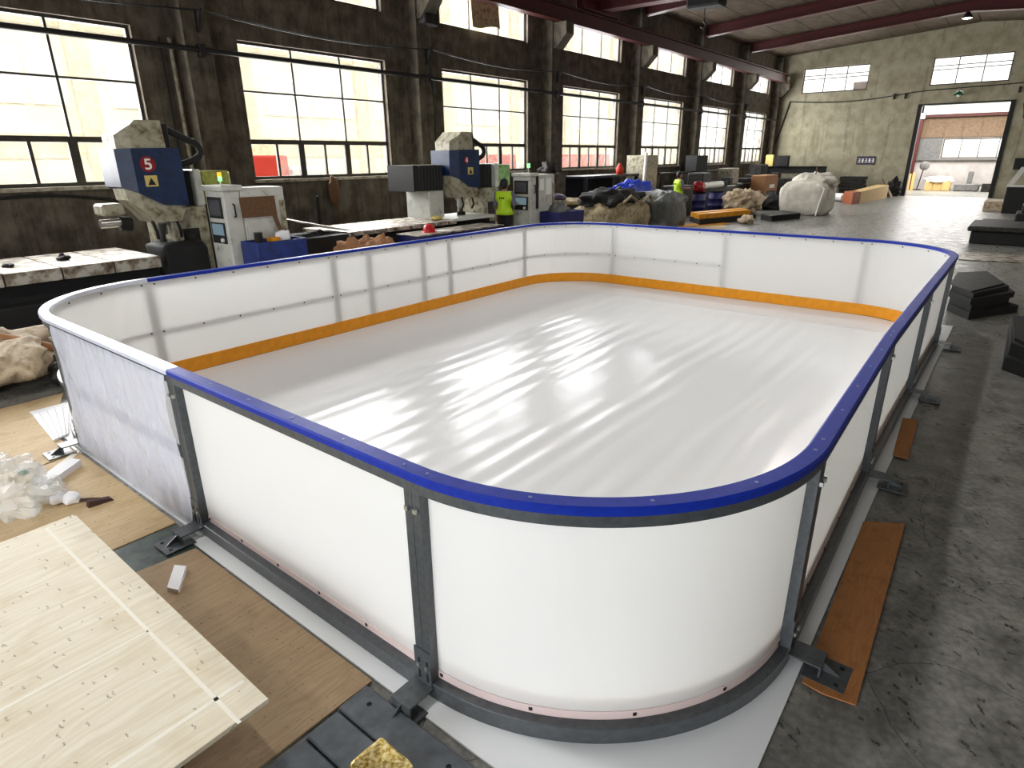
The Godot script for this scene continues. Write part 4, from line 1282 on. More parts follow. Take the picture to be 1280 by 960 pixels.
func console(label, v, u, num):
	var t := thing("control_cabinet", label, "control cabinet", u - 0.3, 0, v + 0.4)
	var body = bx(t, "console_body", M.machine_white, [u - 0.52, u, 0.0, 1.72, v, v + 0.26], 0.015)
	bx(t, "console_hood", M.machine_white, [u - 0.55, u + 0.03, 1.66, 1.745, v - 0.03, v + 0.3], 0.015)
	bx(body, "screen_frame", M.iron_black, [u - 0.47, u - 0.07, 1.28, 1.58, v - 0.012, v], 0.004)
	bx(body, "screen", M.screen_grey, [u - 0.43, u - 0.11, 1.32, 1.54, v - 0.016, v - 0.012])
	bx(body, "keypad", M.iron_black, [u - 0.47, u - 0.07, 0.92, 1.22, v - 0.014, v], 0.004)
	bx(body, "keypad_screen", M.screen, [u - 0.43, u - 0.11, 1.04, 1.20, v - 0.018, v - 0.014])
	part(body, "stop_button", sb(body).tube([Vector3(u - 0.16, 0.97, v - 0.014), Vector3(u - 0.16, 0.97, v - 0.04)], 0.03, 12), M.decal_white)
	part(t, "door_handle", sb(t).tube([Vector3(u, 1.48, v + 0.13), Vector3(u + 0.04, 1.47, v + 0.13), Vector3(u + 0.04, 1.31, v + 0.13), Vector3(u, 1.30, v + 0.13)], 0.012, 8), M.iron_black)
	bx(t, "kick_door", M.machine_white, [u - 0.005, u + 0.006, 0.1, 0.9, v + 0.02, v + 0.24], 0.003)
	var cab = bx(t, "cabinet_body", M.machine_white, [u - 0.5, u - 0.01, 0.0, 1.70, v + 0.27, v + 0.98], 0.015)
	bx(cab, "cabinet_door", M.machine_white, [u - 0.011, u + 0.008, 0.1, 1.58, v + 0.31, v + 0.86], 0.006)
	bx(cab, "vent_panel", M.machine_cream, [u - 0.011, u + 0.006, 0.55, 1.5, v + 0.88, v + 0.97], 0.004)
	if num == 5:
		part(t, "signal_post", sb(t).tube([Vector3(u - 0.2, 1.745, v + 0.1), Vector3(u - 0.2, 1.80, v + 0.1)], 0.012, 8), M.steel_bright)
		part(t, "signal_lamp", sb(t).tube([Vector3(u - 0.2, 1.80, v + 0.1), Vector3(u - 0.2, 1.86, v + 0.1)], 0.028, 12), M.signal_green)
		part(t, "signal_lamp", sb(t).tube([Vector3(u - 0.2, 1.861, v + 0.1), Vector3(u - 0.2, 1.92, v + 0.1)], 0.028, 12), M.signal_amber)
	else:
		part(t, "signal_post", sb(t).tube([Vector3(u - 0.1, 1.745, v + 0.06), Vector3(u - 0.1, 1.86, v + 0.06)], 0.012, 8), M.steel_bright)
		part(t, "signal_lamp", sb(t).tube([Vector3(u - 0.1, 1.86, v + 0.06), Vector3(u - 0.1, 1.95, v + 0.06)], 0.035, 12), M.signal_green)
		bx(cab, "notice", M.decal_white, [u + 0.006, u + 0.010, 1.35, 1.6, v + 0.34, v + 0.52])
		bx(cab, "notice", M.decal_white, [u + 0.006, u + 0.010, 1.25, 1.62, v + 0.6, v + 0.82])
		bx(t, "grab_rail", M.iron_dark, [u + 0.0, u + 0.04, 0.95, 1.68, v + 0.2, v + 0.27], 0.01)
	return t

# smooth union of tapered capsules meshed as surface nets; bones: [a, b, ra, rb] in plan coordinates
func nets(b: SB, bones, k, cell, lo_y := -1e9, hi_y := 1e9):
	var lo := Vector3(1e9, 1e9, 1e9)
	var hi := -lo
	for q in bones:
		var r: float = maxf(q[2], q[3]) + cell * 2.0 + k * 0.3
		for e in [q[0], q[1]]:
			lo = lo.min(e - Vector3.ONE * r)
			hi = hi.max(e + Vector3.ONE * r)
	lo.y = maxf(lo.y, lo_y - cell * 2)
	hi.y = minf(hi.y, hi_y + cell * 2)
	var nx := int((hi.x - lo.x) / cell) + 1
	var ny := int((hi.y - lo.y) / cell) + 1
	var nz := int((hi.z - lo.z) / cell) + 1
	var val := PackedFloat32Array()
	val.resize((nx + 1) * (ny + 1) * (nz + 1))
	for x in nx + 1:
		for y in ny + 1:
			for z in nz + 1:
				var p: Vector3 = lo + Vector3(x, y, z) * cell
				var d := 1e9
				for q in bones:
					var ab: Vector3 = q[1] - q[0]
					var t := clampf((p - q[0]).dot(ab) / maxf(ab.length_squared(), 1e-9), 0.0, 1.0)
					var e: float = (p - q[0] - ab * t).length() - lerpf(q[2], q[3], t)
					if e > d + k:
						continue
					var h := clampf(0.5 + 0.5 * (d - e) / k, 0.0, 1.0)
					d = lerpf(d, e, h) - k * h * (1.0 - h)
				val[(x * (ny + 1) + y) * (nz + 1) + z] = maxf(d, maxf(lo_y - p.y, p.y - hi_y))
	var at = func(x, y, z): return val[(x * (ny + 1) + y) * (nz + 1) + z]
	var vert := {}
	for x in nx:
		for y in ny:
			for z in nz:
				var s := Vector3.ZERO
				var n := 0
				var c := []
				for i in 8:
					c.append(at.call(x + (i & 1), y + ((i >> 1) & 1), z + (i >> 2)))
				for e in [[0, 1], [2, 3], [4, 5], [6, 7], [0, 2], [1, 3], [4, 6], [5, 7], [0, 4], [1, 5], [2, 6], [3, 7]]:
					var a: float = c[e[0]]
					var d: float = c[e[1]]
					if (a < 0) != (d < 0):
						var t := a / (a - d)
						var p0 := Vector3(e[0] & 1, (e[0] >> 1) & 1, e[0] >> 2)
						var p1 := Vector3(e[1] & 1, (e[1] >> 1) & 1, e[1] >> 2)
						s += p0.lerp(p1, t)
						n += 1
				if n:
					vert[Vector3i(x, y, z)] = lo + (Vector3(x, y, z) + s / n) * cell
	b.st.set_smooth_group(0)
	for key in vert:
		for ax in 3:
			var d := Vector3i.ZERO
			d[ax] = 1
			var e1 := Vector3i.ZERO
			e1[(ax + 1) % 3] = -1
			var e2 := Vector3i.ZERO
			e2[(ax + 2) % 3] = -1
			var v0: float = at.call(key.x, key.y, key.z)
			var v1: float = at.call(key.x + d.x, key.y + d.y, key.z + d.z)
			if (v0 < 0) == (v1 < 0):
				continue
			if not (vert.has(key + e1) and vert.has(key + e2) and vert.has(key + e1 + e2)):
				continue
			var inner: Vector3 = lo + Vector3(key) * cell + (Vector3(d) * cell if v1 < 0 else Vector3.ZERO)
			b.quad(vert[key], vert[key + e1], vert[key + e1 + e2], vert[key + e2], inner)
	b.st.set_smooth_group(-1)

# a standing worker seen from behind, body axis at the origin, facing +v; k scales the height
func worker(label, u, v, yaw, tall):
	var t := thing("person", label, "person", u, 0, v, "workers in vests")
	var s = tall / 1.70
	var f = func(x, y, z): return Vector3(u + x * s, y * s, v + z * s)
	var r = func(bones): return bones.map(func(q): return [f.call(q[0][0], q[0][1], q[0][2]), f.call(q[1][0], q[1][1], q[1][2]), q[2] * s, q[3] * s])
	# limbs; face towards +v; right arm hangs, left arm bent to the keypad
	var legs := [[[-0.09, 0.92, 0], [-0.10, 0.50, 0.02], 0.085, 0.06], [[-0.10, 0.50, 0.02], [-0.10, 0.09, -0.01], 0.058, 0.042], [[0.09, 0.92, 0], [0.10, 0.50, 0.02], 0.085, 0.06], [[0.10, 0.50, 0.02], [0.10, 0.09, -0.01], 0.058, 0.042]]
	var torso := [[[-0.07, 0.95, 0], [0.07, 0.95, 0], 0.115, 0.115], [[0, 0.98, 0], [0, 1.18, 0.01], 0.125, 0.13], [[-0.09, 1.30, 0.0], [0.09, 1.30, 0.0], 0.11, 0.11], [[-0.14, 1.38, 0], [0.14, 1.38, 0], 0.06, 0.06]]
	var arms := [[[-0.19, 1.38, 0], [-0.24, 1.12, -0.01], 0.052, 0.042], [[-0.24, 1.12, -0.01], [-0.23, 0.88, 0.06], 0.04, 0.03], [[0.19, 1.38, 0], [0.23, 1.14, 0.05], 0.052, 0.042], [[0.23, 1.14, 0.05], [0.18, 1.14, 0.28], 0.04, 0.03]]
	var head := [[[0, 1.58, 0.0], [0, 1.62, 0.01], 0.085, 0.088], [[0, 1.52, 0.035], [0, 1.56, 0.04], 0.058, 0.07], [[0, 1.40, 0], [0, 1.54, 0.01], 0.055, 0.052], [[0, 1.565, 0.105], [0, 1.545, 0.115], 0.012, 0.016], [[-0.088, 1.565, 0.0], [-0.09, 1.59, -0.005], 0.012, 0.016], [[0.088, 1.565, 0.0], [0.09, 1.59, -0.005], 0.012, 0.016]]
	var hands := []
	for side in [[-0.23, 0.88, 0.06, 0.0, -1.0, 0.15, -1], [0.18, 1.14, 0.28, -0.3, 0.0, 1.0, 1]]:
		var w0 := Vector3(side[0], side[1], side[2])
		var dir := Vector3(side[3], side[4], side[5]).normalized()
		var across := Vector3(0, 0, 1) if absf(dir.y) > 0.5 else Vector3(0.95, 0, 0.3)
		var palm := w0 + dir * 0.08
		hands.append([[w0.x, w0.y, w0.z], [palm.x, palm.y, palm.z], 0.028, 0.036])
		for k in 4:
			var base := palm + across * (k - 1.5) * 0.019
			var mid: Vector3 = base + dir * [0.035, 0.042, 0.04, 0.03][k]
			var tip: Vector3 = mid + (dir * 0.8 + Vector3(0.0, -0.5 if absf(dir.y) < 0.5 else 0.0, 0.25 if absf(dir.y) > 0.5 else 0.0)).normalized() * 0.03
			hands.append([[base.x, base.y, base.z], [mid.x, mid.y, mid.z], 0.0095, 0.009])
			hands.append([[mid.x, mid.y, mid.z], [tip.x, tip.y, tip.z], 0.009, 0.008])
		var th0 := w0 + dir * 0.03 + across * 0.025
		var th1 := th0 + (dir + across).normalized() * 0.05
		hands.append([[th0.x, th0.y, th0.z], [th1.x, th1.y, th1.z], 0.012, 0.009])
	var b := sb(t)
	nets(b, r.call(legs + torso + arms + head), 0.035, 0.02)
	nets(b, r.call(hands), 0.008, 0.006)
	var body := part(t, "body", b, M.skin)
	var grow = func(bones, e): return bones.map(func(q): return [q[0], q[1], q[2] + e, q[3] + e])
	b = sb(t)
	nets(b, r.call(grow.call(legs + [torso[0]], 0.016)), 0.03, 0.02, 0.08 * s, 0.98 * s)
	part(t, "trousers", b, M.trousers)
	b = sb(t)
	nets(b, r.call(grow.call(torso + [arms[0], arms[2]], 0.012)), 0.03, 0.018, 0.93 * s, 1.46 * s)
	part(t, "shirt", b, M.shirt)
	b = sb(t)
	nets(b, r.call(grow.call(torso, 0.028)), 0.03, 0.018, 0.90 * s, 1.44 * s)
	var vest := part(t, "vest", b, M.vest)
	b = sb(t)
	for q in 3:
		b.box(u + (-0.07 + q * 0.05) * s, u + (-0.04 + q * 0.05) * s, 1.27 * s, 1.31 * s, v - 0.15 * s, v - 0.143 * s)
	part(vest, "back_print", b, M.decal_black)
	b = sb(t)
	nets(b, r.call([[[0, 1.60, -0.012], [0, 1.645, -0.005], 0.098, 0.09], [[0, 1.55, -0.03], [0, 1.60, -0.02], 0.07, 0.08]]), 0.02, 0.014)
	part(t, "hair", b, M.hair)
	for x in [-0.1, 0.1]:
		b = sb(t)
		nets(b, r.call([[[x, 0.045, -0.06], [x, 0.04, 0.13], 0.045, 0.038], [[x, 0.045, -0.03], [x, 0.09, -0.02], 0.045, 0.045]]), 0.02, 0.014, 0.001)
		part(t, "shoe", b, M.shoe)
	t.rotation.y = yaw
	return t

func machines():
	gantry_mill("blue and cream gantry mill with red number 5 disc on its head", 2.80, "5", 0.2, 0.66, [-0.05, 0.105, -0.13])
	gantry_mill("blue and cream gantry mill with number 4 on its head", 9.40, "4", -1.30, 1.24, [-0.01, 0.075, 0.03])
	console("white control cabinet with amber lamp beside the number 5 mill", 3.35, -8.60, 5)
	console("white control cabinet with notices beside the worker in the vest", 10.67, -8.60, 4)
	# bed of the number 5 mill: plates side by side on a dark base
	var bed := thing("machine_bed", "long bed of pale steel plates on a dark base under the leftmost window", "machine bed", -10, 0, 0)
	bx(bed, "base", M.iron_black, [-10.6, -9.35, 0.0, 0.63, -4.0, 2.62], 0.02)
	for k in 10:
		var v0 := -3.6 + k * 0.62
		bx(bed, "bed_plate", M.steel_plate, [-10.75, -9.18, 0.64, 0.80, v0, v0 + 0.60], 0.006)
	bx(bed, "splash_tray", M.iron_black, [-9.17, -8.9, 0.0, 0.42, -3.9, 3.2], 0.01)
	single("chip_scrap", "small dark heap of chips on the pale machine bed", "scrap", func(q): q.lump(Vector3(-9.9, 0.83, 1.6), Vector3(0.09, 0.05, 0.07), 0.9, 201, 1.0, 20, 12, 9.0, 0.801), M.iron_dark, -9.9, 0.8, 1.6)
	single("chip_scrap", "rusty scrap on the pale machine bed nearest the mill", "scrap", func(q): q.lump(Vector3(-9.8, 0.82, 0.95), Vector3(0.10, 0.03, 0.06), 0.9, 202, 1.0, 20, 12, 9.0, 0.801), M.iron_dark, -9.8, 0.8, 0.95)
	# blue bin with tools, leaning brown board
	var bn := thing("blue_bin", "blue steel bin standing against the nearer control cabinet", "bin", -8.4, 0, 3.9)
	bx(bn, "side_panel", M.bin_blue, [-8.55, -8.53, 0.0, 0.96, 3.48, 4.30])
	bx(bn, "side_panel", M.bin_blue, [-8.12, -8.10, 0.0, 0.96, 3.48, 4.30], 0.004)
	bx(bn, "end_panel", M.bin_blue, [-8.53, -8.12, 0.0, 0.96, 3.48, 3.50], 0.004)
	bx(bn, "end_panel", M.bin_blue, [-8.53, -8.12, 0.0, 0.96, 4.28, 4.30], 0.004)
	bx(bn, "shelf", M.iron_dark, [-8.53, -8.12, 0.86, 0.88, 3.50, 4.28])
	single("white_cloth", "folded white cloth on the blue bin", "cloth", func(q): q.lump(Vector3(-8.3, 0.98, 4.02), Vector3(0.07, 0.1, 0.11), 0.4, 210, 0.6, 18, 12, 8.0, 0.881), M.foam_white, -8.3, 0.88, 4.02)
	single("yellow_box", "small yellow box on the blue bin", "box", func(q): q.box(-8.34, -8.2, 0.881, 1.0, 3.78, 3.92), M.beam_yellow, -8.27, 0.88, 3.85)
	single("tool_can", "grey can of tools on the blue bin", "can", func(q): q.lathe(Vector3(-8.35, 0.881, 3.66), [Vector2(0, 0), Vector2(0.06, 0.0), Vector2(0.06, 0.2), Vector2(0.05, 0.2), Vector2(0.05, 0.03), Vector2(0, 0.03)], 14), M.steel_bright, -8.35, 0.88, 3.66)
	single("brown_board", "brown fibreboard leaning on the nearer control cabinet", "board", func(q): q.hexa([Vector3(-8.575, 1.28, 3.58), Vector3(-8.575, 1.28, 4.14), Vector3(-8.555, 1.28, 4.14), Vector3(-8.555, 1.28, 3.58)], [Vector3(-8.59, 1.57, 3.58), Vector3(-8.59, 1.57, 4.14), Vector3(-8.57, 1.57, 4.14), Vector3(-8.57, 1.57, 3.58)]), M.board_mdf, -8.57, 1.28, 3.86)
	single("brown_batten", "narrow brown batten leaning below the brown fibreboard", "batten", func(q): q.hexa([Vector3(-8.56, 0.88, 4.18), Vector3(-8.56, 0.88, 4.24), Vector3(-8.545, 0.88, 4.24), Vector3(-8.545, 0.88, 4.18)], [Vector3(-8.575, 1.30, 4.06), Vector3(-8.575, 1.30, 4.13), Vector3(-8.56, 1.30, 4.13), Vector3(-8.56, 1.30, 4.06)]), M.board_mdf, -8.56, 0.88, 4.15)
	# between the two mills
	var tr := thing("chip_trough", "black steel chip trough with a raised lid between the mills", "trough", -9.2, 0, 5.1)
	bx(tr, "body", M.iron_black, [-9.6, -8.7, 0.0, 0.86, 4.5, 5.55], 0.01)
	part(tr, "lid", sb(tr).hexa([Vector3(-9.7, 1.2, 4.55), Vector3(-9.7, 0.87, 5.8), Vector3(-9.05, 0.87, 5.8), Vector3(-9.05, 1.15, 4.55)], [Vector3(-9.7, 1.22, 4.55), Vector3(-9.7, 0.89, 5.8), Vector3(-9.05, 0.89, 5.8), Vector3(-9.05, 1.17, 4.55)]), M.steel_plate)
	part(tr, "lifting_ring", sb(tr).tube([Vector3(-8.95, 0.86, 5.1), Vector3(-8.95, 0.93, 5.08), Vector3(-8.95, 0.95, 5.14), Vector3(-8.95, 0.92, 5.2), Vector3(-8.95, 0.86, 5.2)], 0.014, 6), M.iron_dark)
	single("steel_bar", "thin dark bar standing upright against the wall between the mills", "bar", func(q): q.box(-11.3, -11.26, 0.0, 1.36, 6.74, 6.79), M.iron_black, -11.3, 0, 6.34)
	var bm := thing("straw_broom", "straw broom leaning upside down on the wall between the mills", "broom", -11.7, 0, 7.2)
	part(bm, "bristle_head", sb(bm).lump(Vector3(-11.85, 1.40, 7.63), Vector3(0.06, 0.33, 0.14), 0.25, 221, 0.9, 22, 14, 6.0), M.board_mdf)
	part(bm, "handle", sb(bm).tube([Vector3(-11.8, 1.15, 7.62), Vector3(-11.6, 0.02, 7.72)], 0.018, 8), M.board_mdf)
	var sl := thing("slotted_table", "row of slotted steel plates on dark blocks left of the number 4 mill", "machine table", -9.6, 0, 7.2)
	bx(sl, "base", M.iron_black, [-10.2, -9.05, 0.0, 0.76, 5.75, 8.55], 0.02)
	for k in 9:
		var v0 := 5.72 + k * 0.32
		bx(sl, "slotted_plate", M.steel_plate, [-10.35, -8.95, 0.77, 0.85, v0, v0 + 0.26], 0.008)
	var bd := thing("blue_bench", "long dark blue steel bench behind the rink's gate", "bench", -8.5, 0, 7.9)
	bx(bd, "bench_top", M.steel_plate, [-8.85, -8.2, 0.72, 0.745, 6.75, 9.2], 0.004)
	bx(bd, "front_panel", M.bench_blue, [-8.26, -8.22, 0.0, 0.72, 6.78, 9.15], 0.004)
	bx(bd, "end_panel", M.bench_blue, [-8.83, -8.26, 0.0, 0.72, 6.78, 6.82], 0.004)
	bx(bd, "end_panel", M.bench_blue, [-8.83, -8.26, 0.0, 0.72, 9.11, 9.15], 0.004)
	bx(bd, "back_panel", M.bench_blue, [-8.83, -8.80, 0.0, 0.72, 6.82, 9.11], 0.004)
	var hh := thing("hard_hat", "glossy red hard hat on the blue bench", "helmet", -8.5, 0.745, 7.28)
	part(hh, "shell", sb(hh).lathe(Vector3(-8.5, 0.746, 7.28), [Vector2(0.125, 0.0), Vector2(0.12, 0.03), Vector2(0.112, 0.09), Vector2(0.08, 0.135), Vector2(0.03, 0.152), Vector2(0.0, 0.154)], 22), M.helmet_red)
	part(hh, "brim", sb(hh).lathe(Vector3(-8.5, 0.746, 7.28), [Vector2(0.12, 0.0), Vector2(0.15, 0.0), Vector2(0.15, 0.008), Vector2(0.12, 0.012)], 22), M.helmet_red)
	part(hh, "ridge", sb(hh).tube([Vector3(-8.5, 0.80, 7.165), Vector3(-8.5, 0.88, 7.22), Vector3(-8.5, 0.903, 7.28), Vector3(-8.5, 0.88, 7.34), Vector3(-8.5, 0.80, 7.395)], 0.015, 6), M.helmet_red)
	single("paper_sheet", "white paper lying beside the red hard hat", "paper", func(q): q.box(-8.6, -8.38, 0.7455, 0.749, 7.5, 7.75), M.decal_white, -8.5, 0.745, 7.6)
	single("yellow_rag", "crumpled yellow rag on the table of the number 4 mill", "rag", func(q): q.lump(Vector3(-9.35, 0.885, 8.35), Vector3(0.1, 0.05, 0.14), 0.6, 231, 1.0, 20, 12, 8.0, 0.851), M.decal_yellow, -9.35, 0.85, 8.35)
	single("cardboard_heap", "crumpled brown cardboard piled behind the rink beside the blue bin", "cardboard", func(q): q.lump(Vector3(-7.8, 0.42, 5.15), Vector3(0.36, 0.46, 0.6), 0.42, 241, 0.8, 56, 30, 5.0, 0.001), M.card_brown, -7.9, 0, 5.0)
	worker("worker in yellow-green vest standing at the control cabinet, seen from behind", -8.85, 10.02, 0.25, 1.62)
	worker("distant worker in yellow-green vest behind the grey sack", -8.9, 19.4, -0.6, 1.58)
	var b2 := thing("blue_bin", "dark blue bin beside the control cabinet with notices", "bin", -8.3, 0, 11.4)
	bx(b2, "front_panel", M.bench_blue, [-8.0, -7.97, 0.0, 0.88, 10.95, 12.0], 0.004)
	bx(b2, "back_panel", M.bench_blue, [-8.53, -8.50, 0.0, 0.88, 10.95, 12.0], 0.004)
	bx(b2, "end_panel", M.bench_blue, [-8.5, -8.0, 0.0, 0.88, 10.95, 10.98], 0.004)
	bx(b2, "end_panel", M.bench_blue, [-8.5, -8.0, 0.0, 0.88, 11.97, 12.0], 0.004)
	bx(b2, "shelf", M.iron_dark, [-8.5, -8.0, 0.7, 0.72, 10.98, 11.97])
	single("oily_sack", "dirty grey sack heaped in the dark blue bin", "sack", func(q): q.lump(Vector3(-8.25, 0.9, 11.3), Vector3(0.2, 0.2, 0.26), 0.6, 244, 0.9, 26, 16, 4.0, 0.721), M.bag_grey, -8.25, 0.72, 11.3)

# ------------------------------------------------------------------ farther down the hall
func far_things():
	var sb1 := thing("sand_bench", "dark bench topped with a pale layer of sand next to the dark blue bin", "bench", -10.3, 0, 14.3)
	bx(sb1, "body", M.iron_black, [-10.85, -9.8, 0.0, 0.78, 13.2, 15.4], 0.02)
	part(sb1, "sand", sb(sb1).lump(Vector3(-10.32, 0.80, 14.3), Vector3(0.48, 0.14, 1.0), 0.5, 301, 0.8, 36, 16, 2.0, 0.781), M.bag_beige)
	single("dark_sack", "small dark purple sack on the sand bench", "sack", func(q): q.lump(Vector3(-10.1, 0.98, 14.0), Vector3(0.16, 0.12, 0.3), 0.3, 302, 0.9, 22, 14, 4.0, 0.93), M.sign_purple, -10.1, 0.86, 14.0)
	single("concrete_block", "big stained concrete block below the third tall window from the end", "block", func(q): q.box(-11.95, -11.0, 0.001, 1.62, 14.4, 15.7), M.pilaster, -10.7, 0, 15.3)
	single("scrap_lump", "dark scrap lump on top of the stained concrete block", "scrap", func(q): q.lump(Vector3(-11.4, 1.72, 15.3), Vector3(0.25, 0.2, 0.3), 0.8, 303, 1.0, 24, 14, 4.0, 1.621), M.iron_dark, -10.7, 1.62, 15.6)
	# sacks
	var bb := thing("bulk_bag", "beige bulk bag slumped open with dark contents behind the rink", "bag", -8.9, 0, 15.0)
	part(bb, "bag", sb(bb).lump(Vector3(-8.9, 0.42, 14.95), Vector3(0.72, 0.6, 1.1), 0.35, 311, 0.55, 48, 26, 1.8, 0.001), M.bag_beige)
	part(bb, "dark_contents", sb(bb).lump(Vector3(-8.85, 0.95, 15.0), Vector3(0.6, 0.26, 1.05), 0.6, 312, 0.8, 40, 20, 2.4, 0.5), M.iron_black)
	part(bb, "strap", sb(bb).tube([Vector3(-8.12, 0.9, 14.2), Vector3(-8.1, 1.06, 14.6), Vector3(-8.1, 0.9, 15.0)], 0.04, 6), M.bag_beige)
	part(bb, "strap", sb(bb).tube([Vector3(-8.12, 0.85, 15.3), Vector3(-8.1, 1.04, 15.7), Vector3(-8.12, 0.8, 16.0)], 0.04, 6), M.bag_beige)
	single("grey_sack", "tall wrinkled grey plastic sack behind the far rink board", "sack", func(q): q.lump(Vector3(-8.5, 0.48, 17.3), Vector3(0.6, 0.56, 0.9), 0.22, 313, 0.42, 52, 30, 2.6, 0.001), M.bag_grey, -8.6, 0, 17.3)
	single("blue_tarp", "bright blue tarpaulin thrown over the sacks", "tarpaulin", func(q): q.lump(Vector3(-9.62, 0.95, 17.35), Vector3(0.38, 0.4, 1.2), 0.6, 314, 0.9, 60, 26, 2.2, 0.801), M.tarp_blue, -9.25, 0.8, 17.0)
	single("support_crate", "dark crate hidden behind the sacks under the blue tarpaulin", "crate", func(q): q.box(-9.95, -9.3, 0.001, 0.80, 16.4, 18.3), M.iron_dark, -9.5, 0, 17.0)
	# wall benches and cabinets
	var wb := thing("wall_bench", "long dark workbench along the wall under the middle tall windows", "bench", -11.2, 0, 19)
	bx(wb, "bench_top", M.iron_dark, [-11.6, -10.7, 1.42, 1.5, 16.4, 20.0], 0.01)
	bx(wb, "back_panel", M.iron_black, [-11.6, -11.5, 0.0, 1.42, 16.4, 20.0])
	for v in [16.5, 18.2, 19.9]:
		bx(wb, "leg", M.iron_dark, [-10.82, -10.72, 0.0, 1.42, v - 0.05, v + 0.05])
	single("red_jug", "small red and white jug on the long dark workbench", "jug", func(q): q.lathe(Vector3(-10.9, 1.501, 18.9), [Vector2(0, 0), Vector2(0.12, 0), Vector2(0.13, 0.2), Vector2(0.06, 0.3), Vector2(0.05, 0.36), Vector2(0, 0.36)], 14), M.outer_red, -10.9, 1.5, 18.9)
	single("white_rod", "white rod leaning against the wall beyond the blue tarpaulin", "rod", func(q): q.tube([Vector3(-10.15, 0.05, 19.2), Vector3(-10.5, 2.2, 20.05)], 0.05, 8), M.decal_white, -10.3, 0.0, 19.6)
	var gc := thing("grey_cabinet", "tall pale grey cabinet standing before the fourth tall window", "cabinet", -11, 0, 20.6)
	bx(gc, "body", M.machine_cream, [-11.3, -10.6, 0.0, 2.12, 20.1, 21.2], 0.02)
	bx(gc, "door", M.machine_cream, [-10.6, -10.58, 0.1, 2.05, 20.15, 21.15], 0.005)
	var dk := thing("dark_cabinet", "dark brown steel cabinet beside the grey sack", "cabinet", -9.3, 0, 20.9)
	bx(dk, "body", M.iron_dark, [-9.9, -9.3, 0.0, 1.08, 20.2, 21.6], 0.02)
	bx(dk, "door", M.iron_dark, [-9.3, -9.28, 0.06, 1.02, 20.26, 20.88], 0.005)
	bx(dk, "door", M.iron_dark, [-9.3, -9.28, 0.06, 1.02, 20.92, 21.54], 0.005)
	var wl := thing("work_lamp", "small glowing work lamp above the dark brown cabinet", "lamp", -10, 1.08, 21.7)
	part(wl, "lamp_arm", sb(wl).tube([Vector3(-9.8, 1.081, 21.4), Vector3(-9.9, 1.4, 21.5), Vector3(-10, 1.45, 21.7)], 0.015, 6), M.iron_black)
	part(wl, "lamp_bulb", sb(wl).lump(Vector3(-10, 1.44, 21.75), Vector3(0.06, 0.06, 0.06), 0.0, 1, 1.0, 12, 8), M.lamp_warm)
	var ol := OmniLight3D.new()
	ol.name = "work_light"
	ol.position = W(-10, 1.44, 21.75)
	ol.light_energy = 0.05
	ol.light_color = Color(1, 0.8, 0.5)
	ol.omni_range = 20
	ol.omni_attenuation = 2
	ol.light_size = 0.05
	ol.shadow_enabled = true
	add_child(ol)
	single("red_bag", "small red and white bag on the blue drum", "bag", func(q): q.lump(Vector3(-9.4, 0.96, 22.4), Vector3(0.2, 0.2, 0.3), 0.5, 321, 0.9, 22, 14, 4.0, 0.772), M.decal_red, -9.4, 0.772, 22.4)
	for k in 2:
		var u := -9.4 + k * 0.25
		var v := 22.3 + k * 1.2
		var t := thing("blue_drum", ["dark blue steel drum under the small red bag", "dark blue steel drum with a pale stripe near the yellow beams"][k], "drum", u, 0, v, "blue drums")
		part(t, "shell", sb(t).lathe(Vector3(u, 0.001, v), [Vector2(0, 0), Vector2(0.3, 0), Vector2(0.3, 0.24), Vector2(0.315, 0.25), Vector2(0.3, 0.26), Vector2(0.3, 0.49), Vector2(0.315, 0.5), Vector2(0.3, 0.51), Vector2(0.3, 0.74), Vector2(0.0, 0.745)], 24), M.bench_blue)
		part(t, "rim", sb(t).lathe(Vector3(u, 0.001, v), [Vector2(0.28, 0.745), Vector2(0.31, 0.745), Vector2(0.31, 0.77), Vector2(0.28, 0.77)], 24), M.iron_dark)
	single("white_tube", "short white ribbed tube on the dark lathe", "tube", func(q): q.tube([Vector3(-9.55, 0.98, 23.2), Vector3(-9.55, 0.98, 25.0)], 0.12, 14), M.decal_white, -9.55, 0.86, 24)
	# lathes and planers
	for k in 3:
		var u = [-10.0, -10.4, -10.5][k]
		var v = [25.4, 29.6, 34.0][k]
		var t := thing("lathe", ["dark lathe with bright slideways behind the blue drums", "dark lathe with tall grey headstock under the second last window", "dark lathe under the last tall window by the end wall"][k], "lathe", u, 0, v, "old lathes")
		bx(t, "bed", M.iron_dark, [u - 0.35, u + 0.35, 0.52, 0.84, v - 2.0, v + 1.8], 0.02)
		bx(t, "slideway", M.steel_bright, [u + 0.1, u + 0.3, 0.84, 0.87, v - 1.1, v + 1.7], 0.01)
		bx(t, "slideway", M.steel_bright, [u - 0.3, u - 0.1, 0.84, 0.87, v - 1.1, v + 1.7], 0.01)
		bx(t, "headstock", M.machine_cream if k == 1 else M.iron_dark, [u - 0.35, u + 0.3, 0.84, 1.45 + 0.1 * k, v - 2.0, v - 1.1], 0.04)
		part(t, "chuck", sb(t).tube([Vector3(u, 1.12, v - 1.1), Vector3(u, 1.12, v - 0.9)], 0.2, 18), M.iron_dark)
		bx(t, "carriage", M.iron_black, [u - 0.32, u + 0.45, 0.87, 1.08, v - 0.2, v + 0.4], 0.03)
		bx(t, "tailstock", M.iron_dark, [u - 0.2, u + 0.2, 0.87, 1.2, v + 1.2, v + 1.6], 0.04)
		bx(t, "pedestal", M.iron_black, [u - 0.33, u + 0.33, 0.0, 0.52, v - 1.95, v - 1.0], 0.02)
		bx(t, "pedestal", M.iron_black, [u - 0.33, u + 0.33, 0.0, 0.52, v + 1.0, v + 1.75], 0.02)
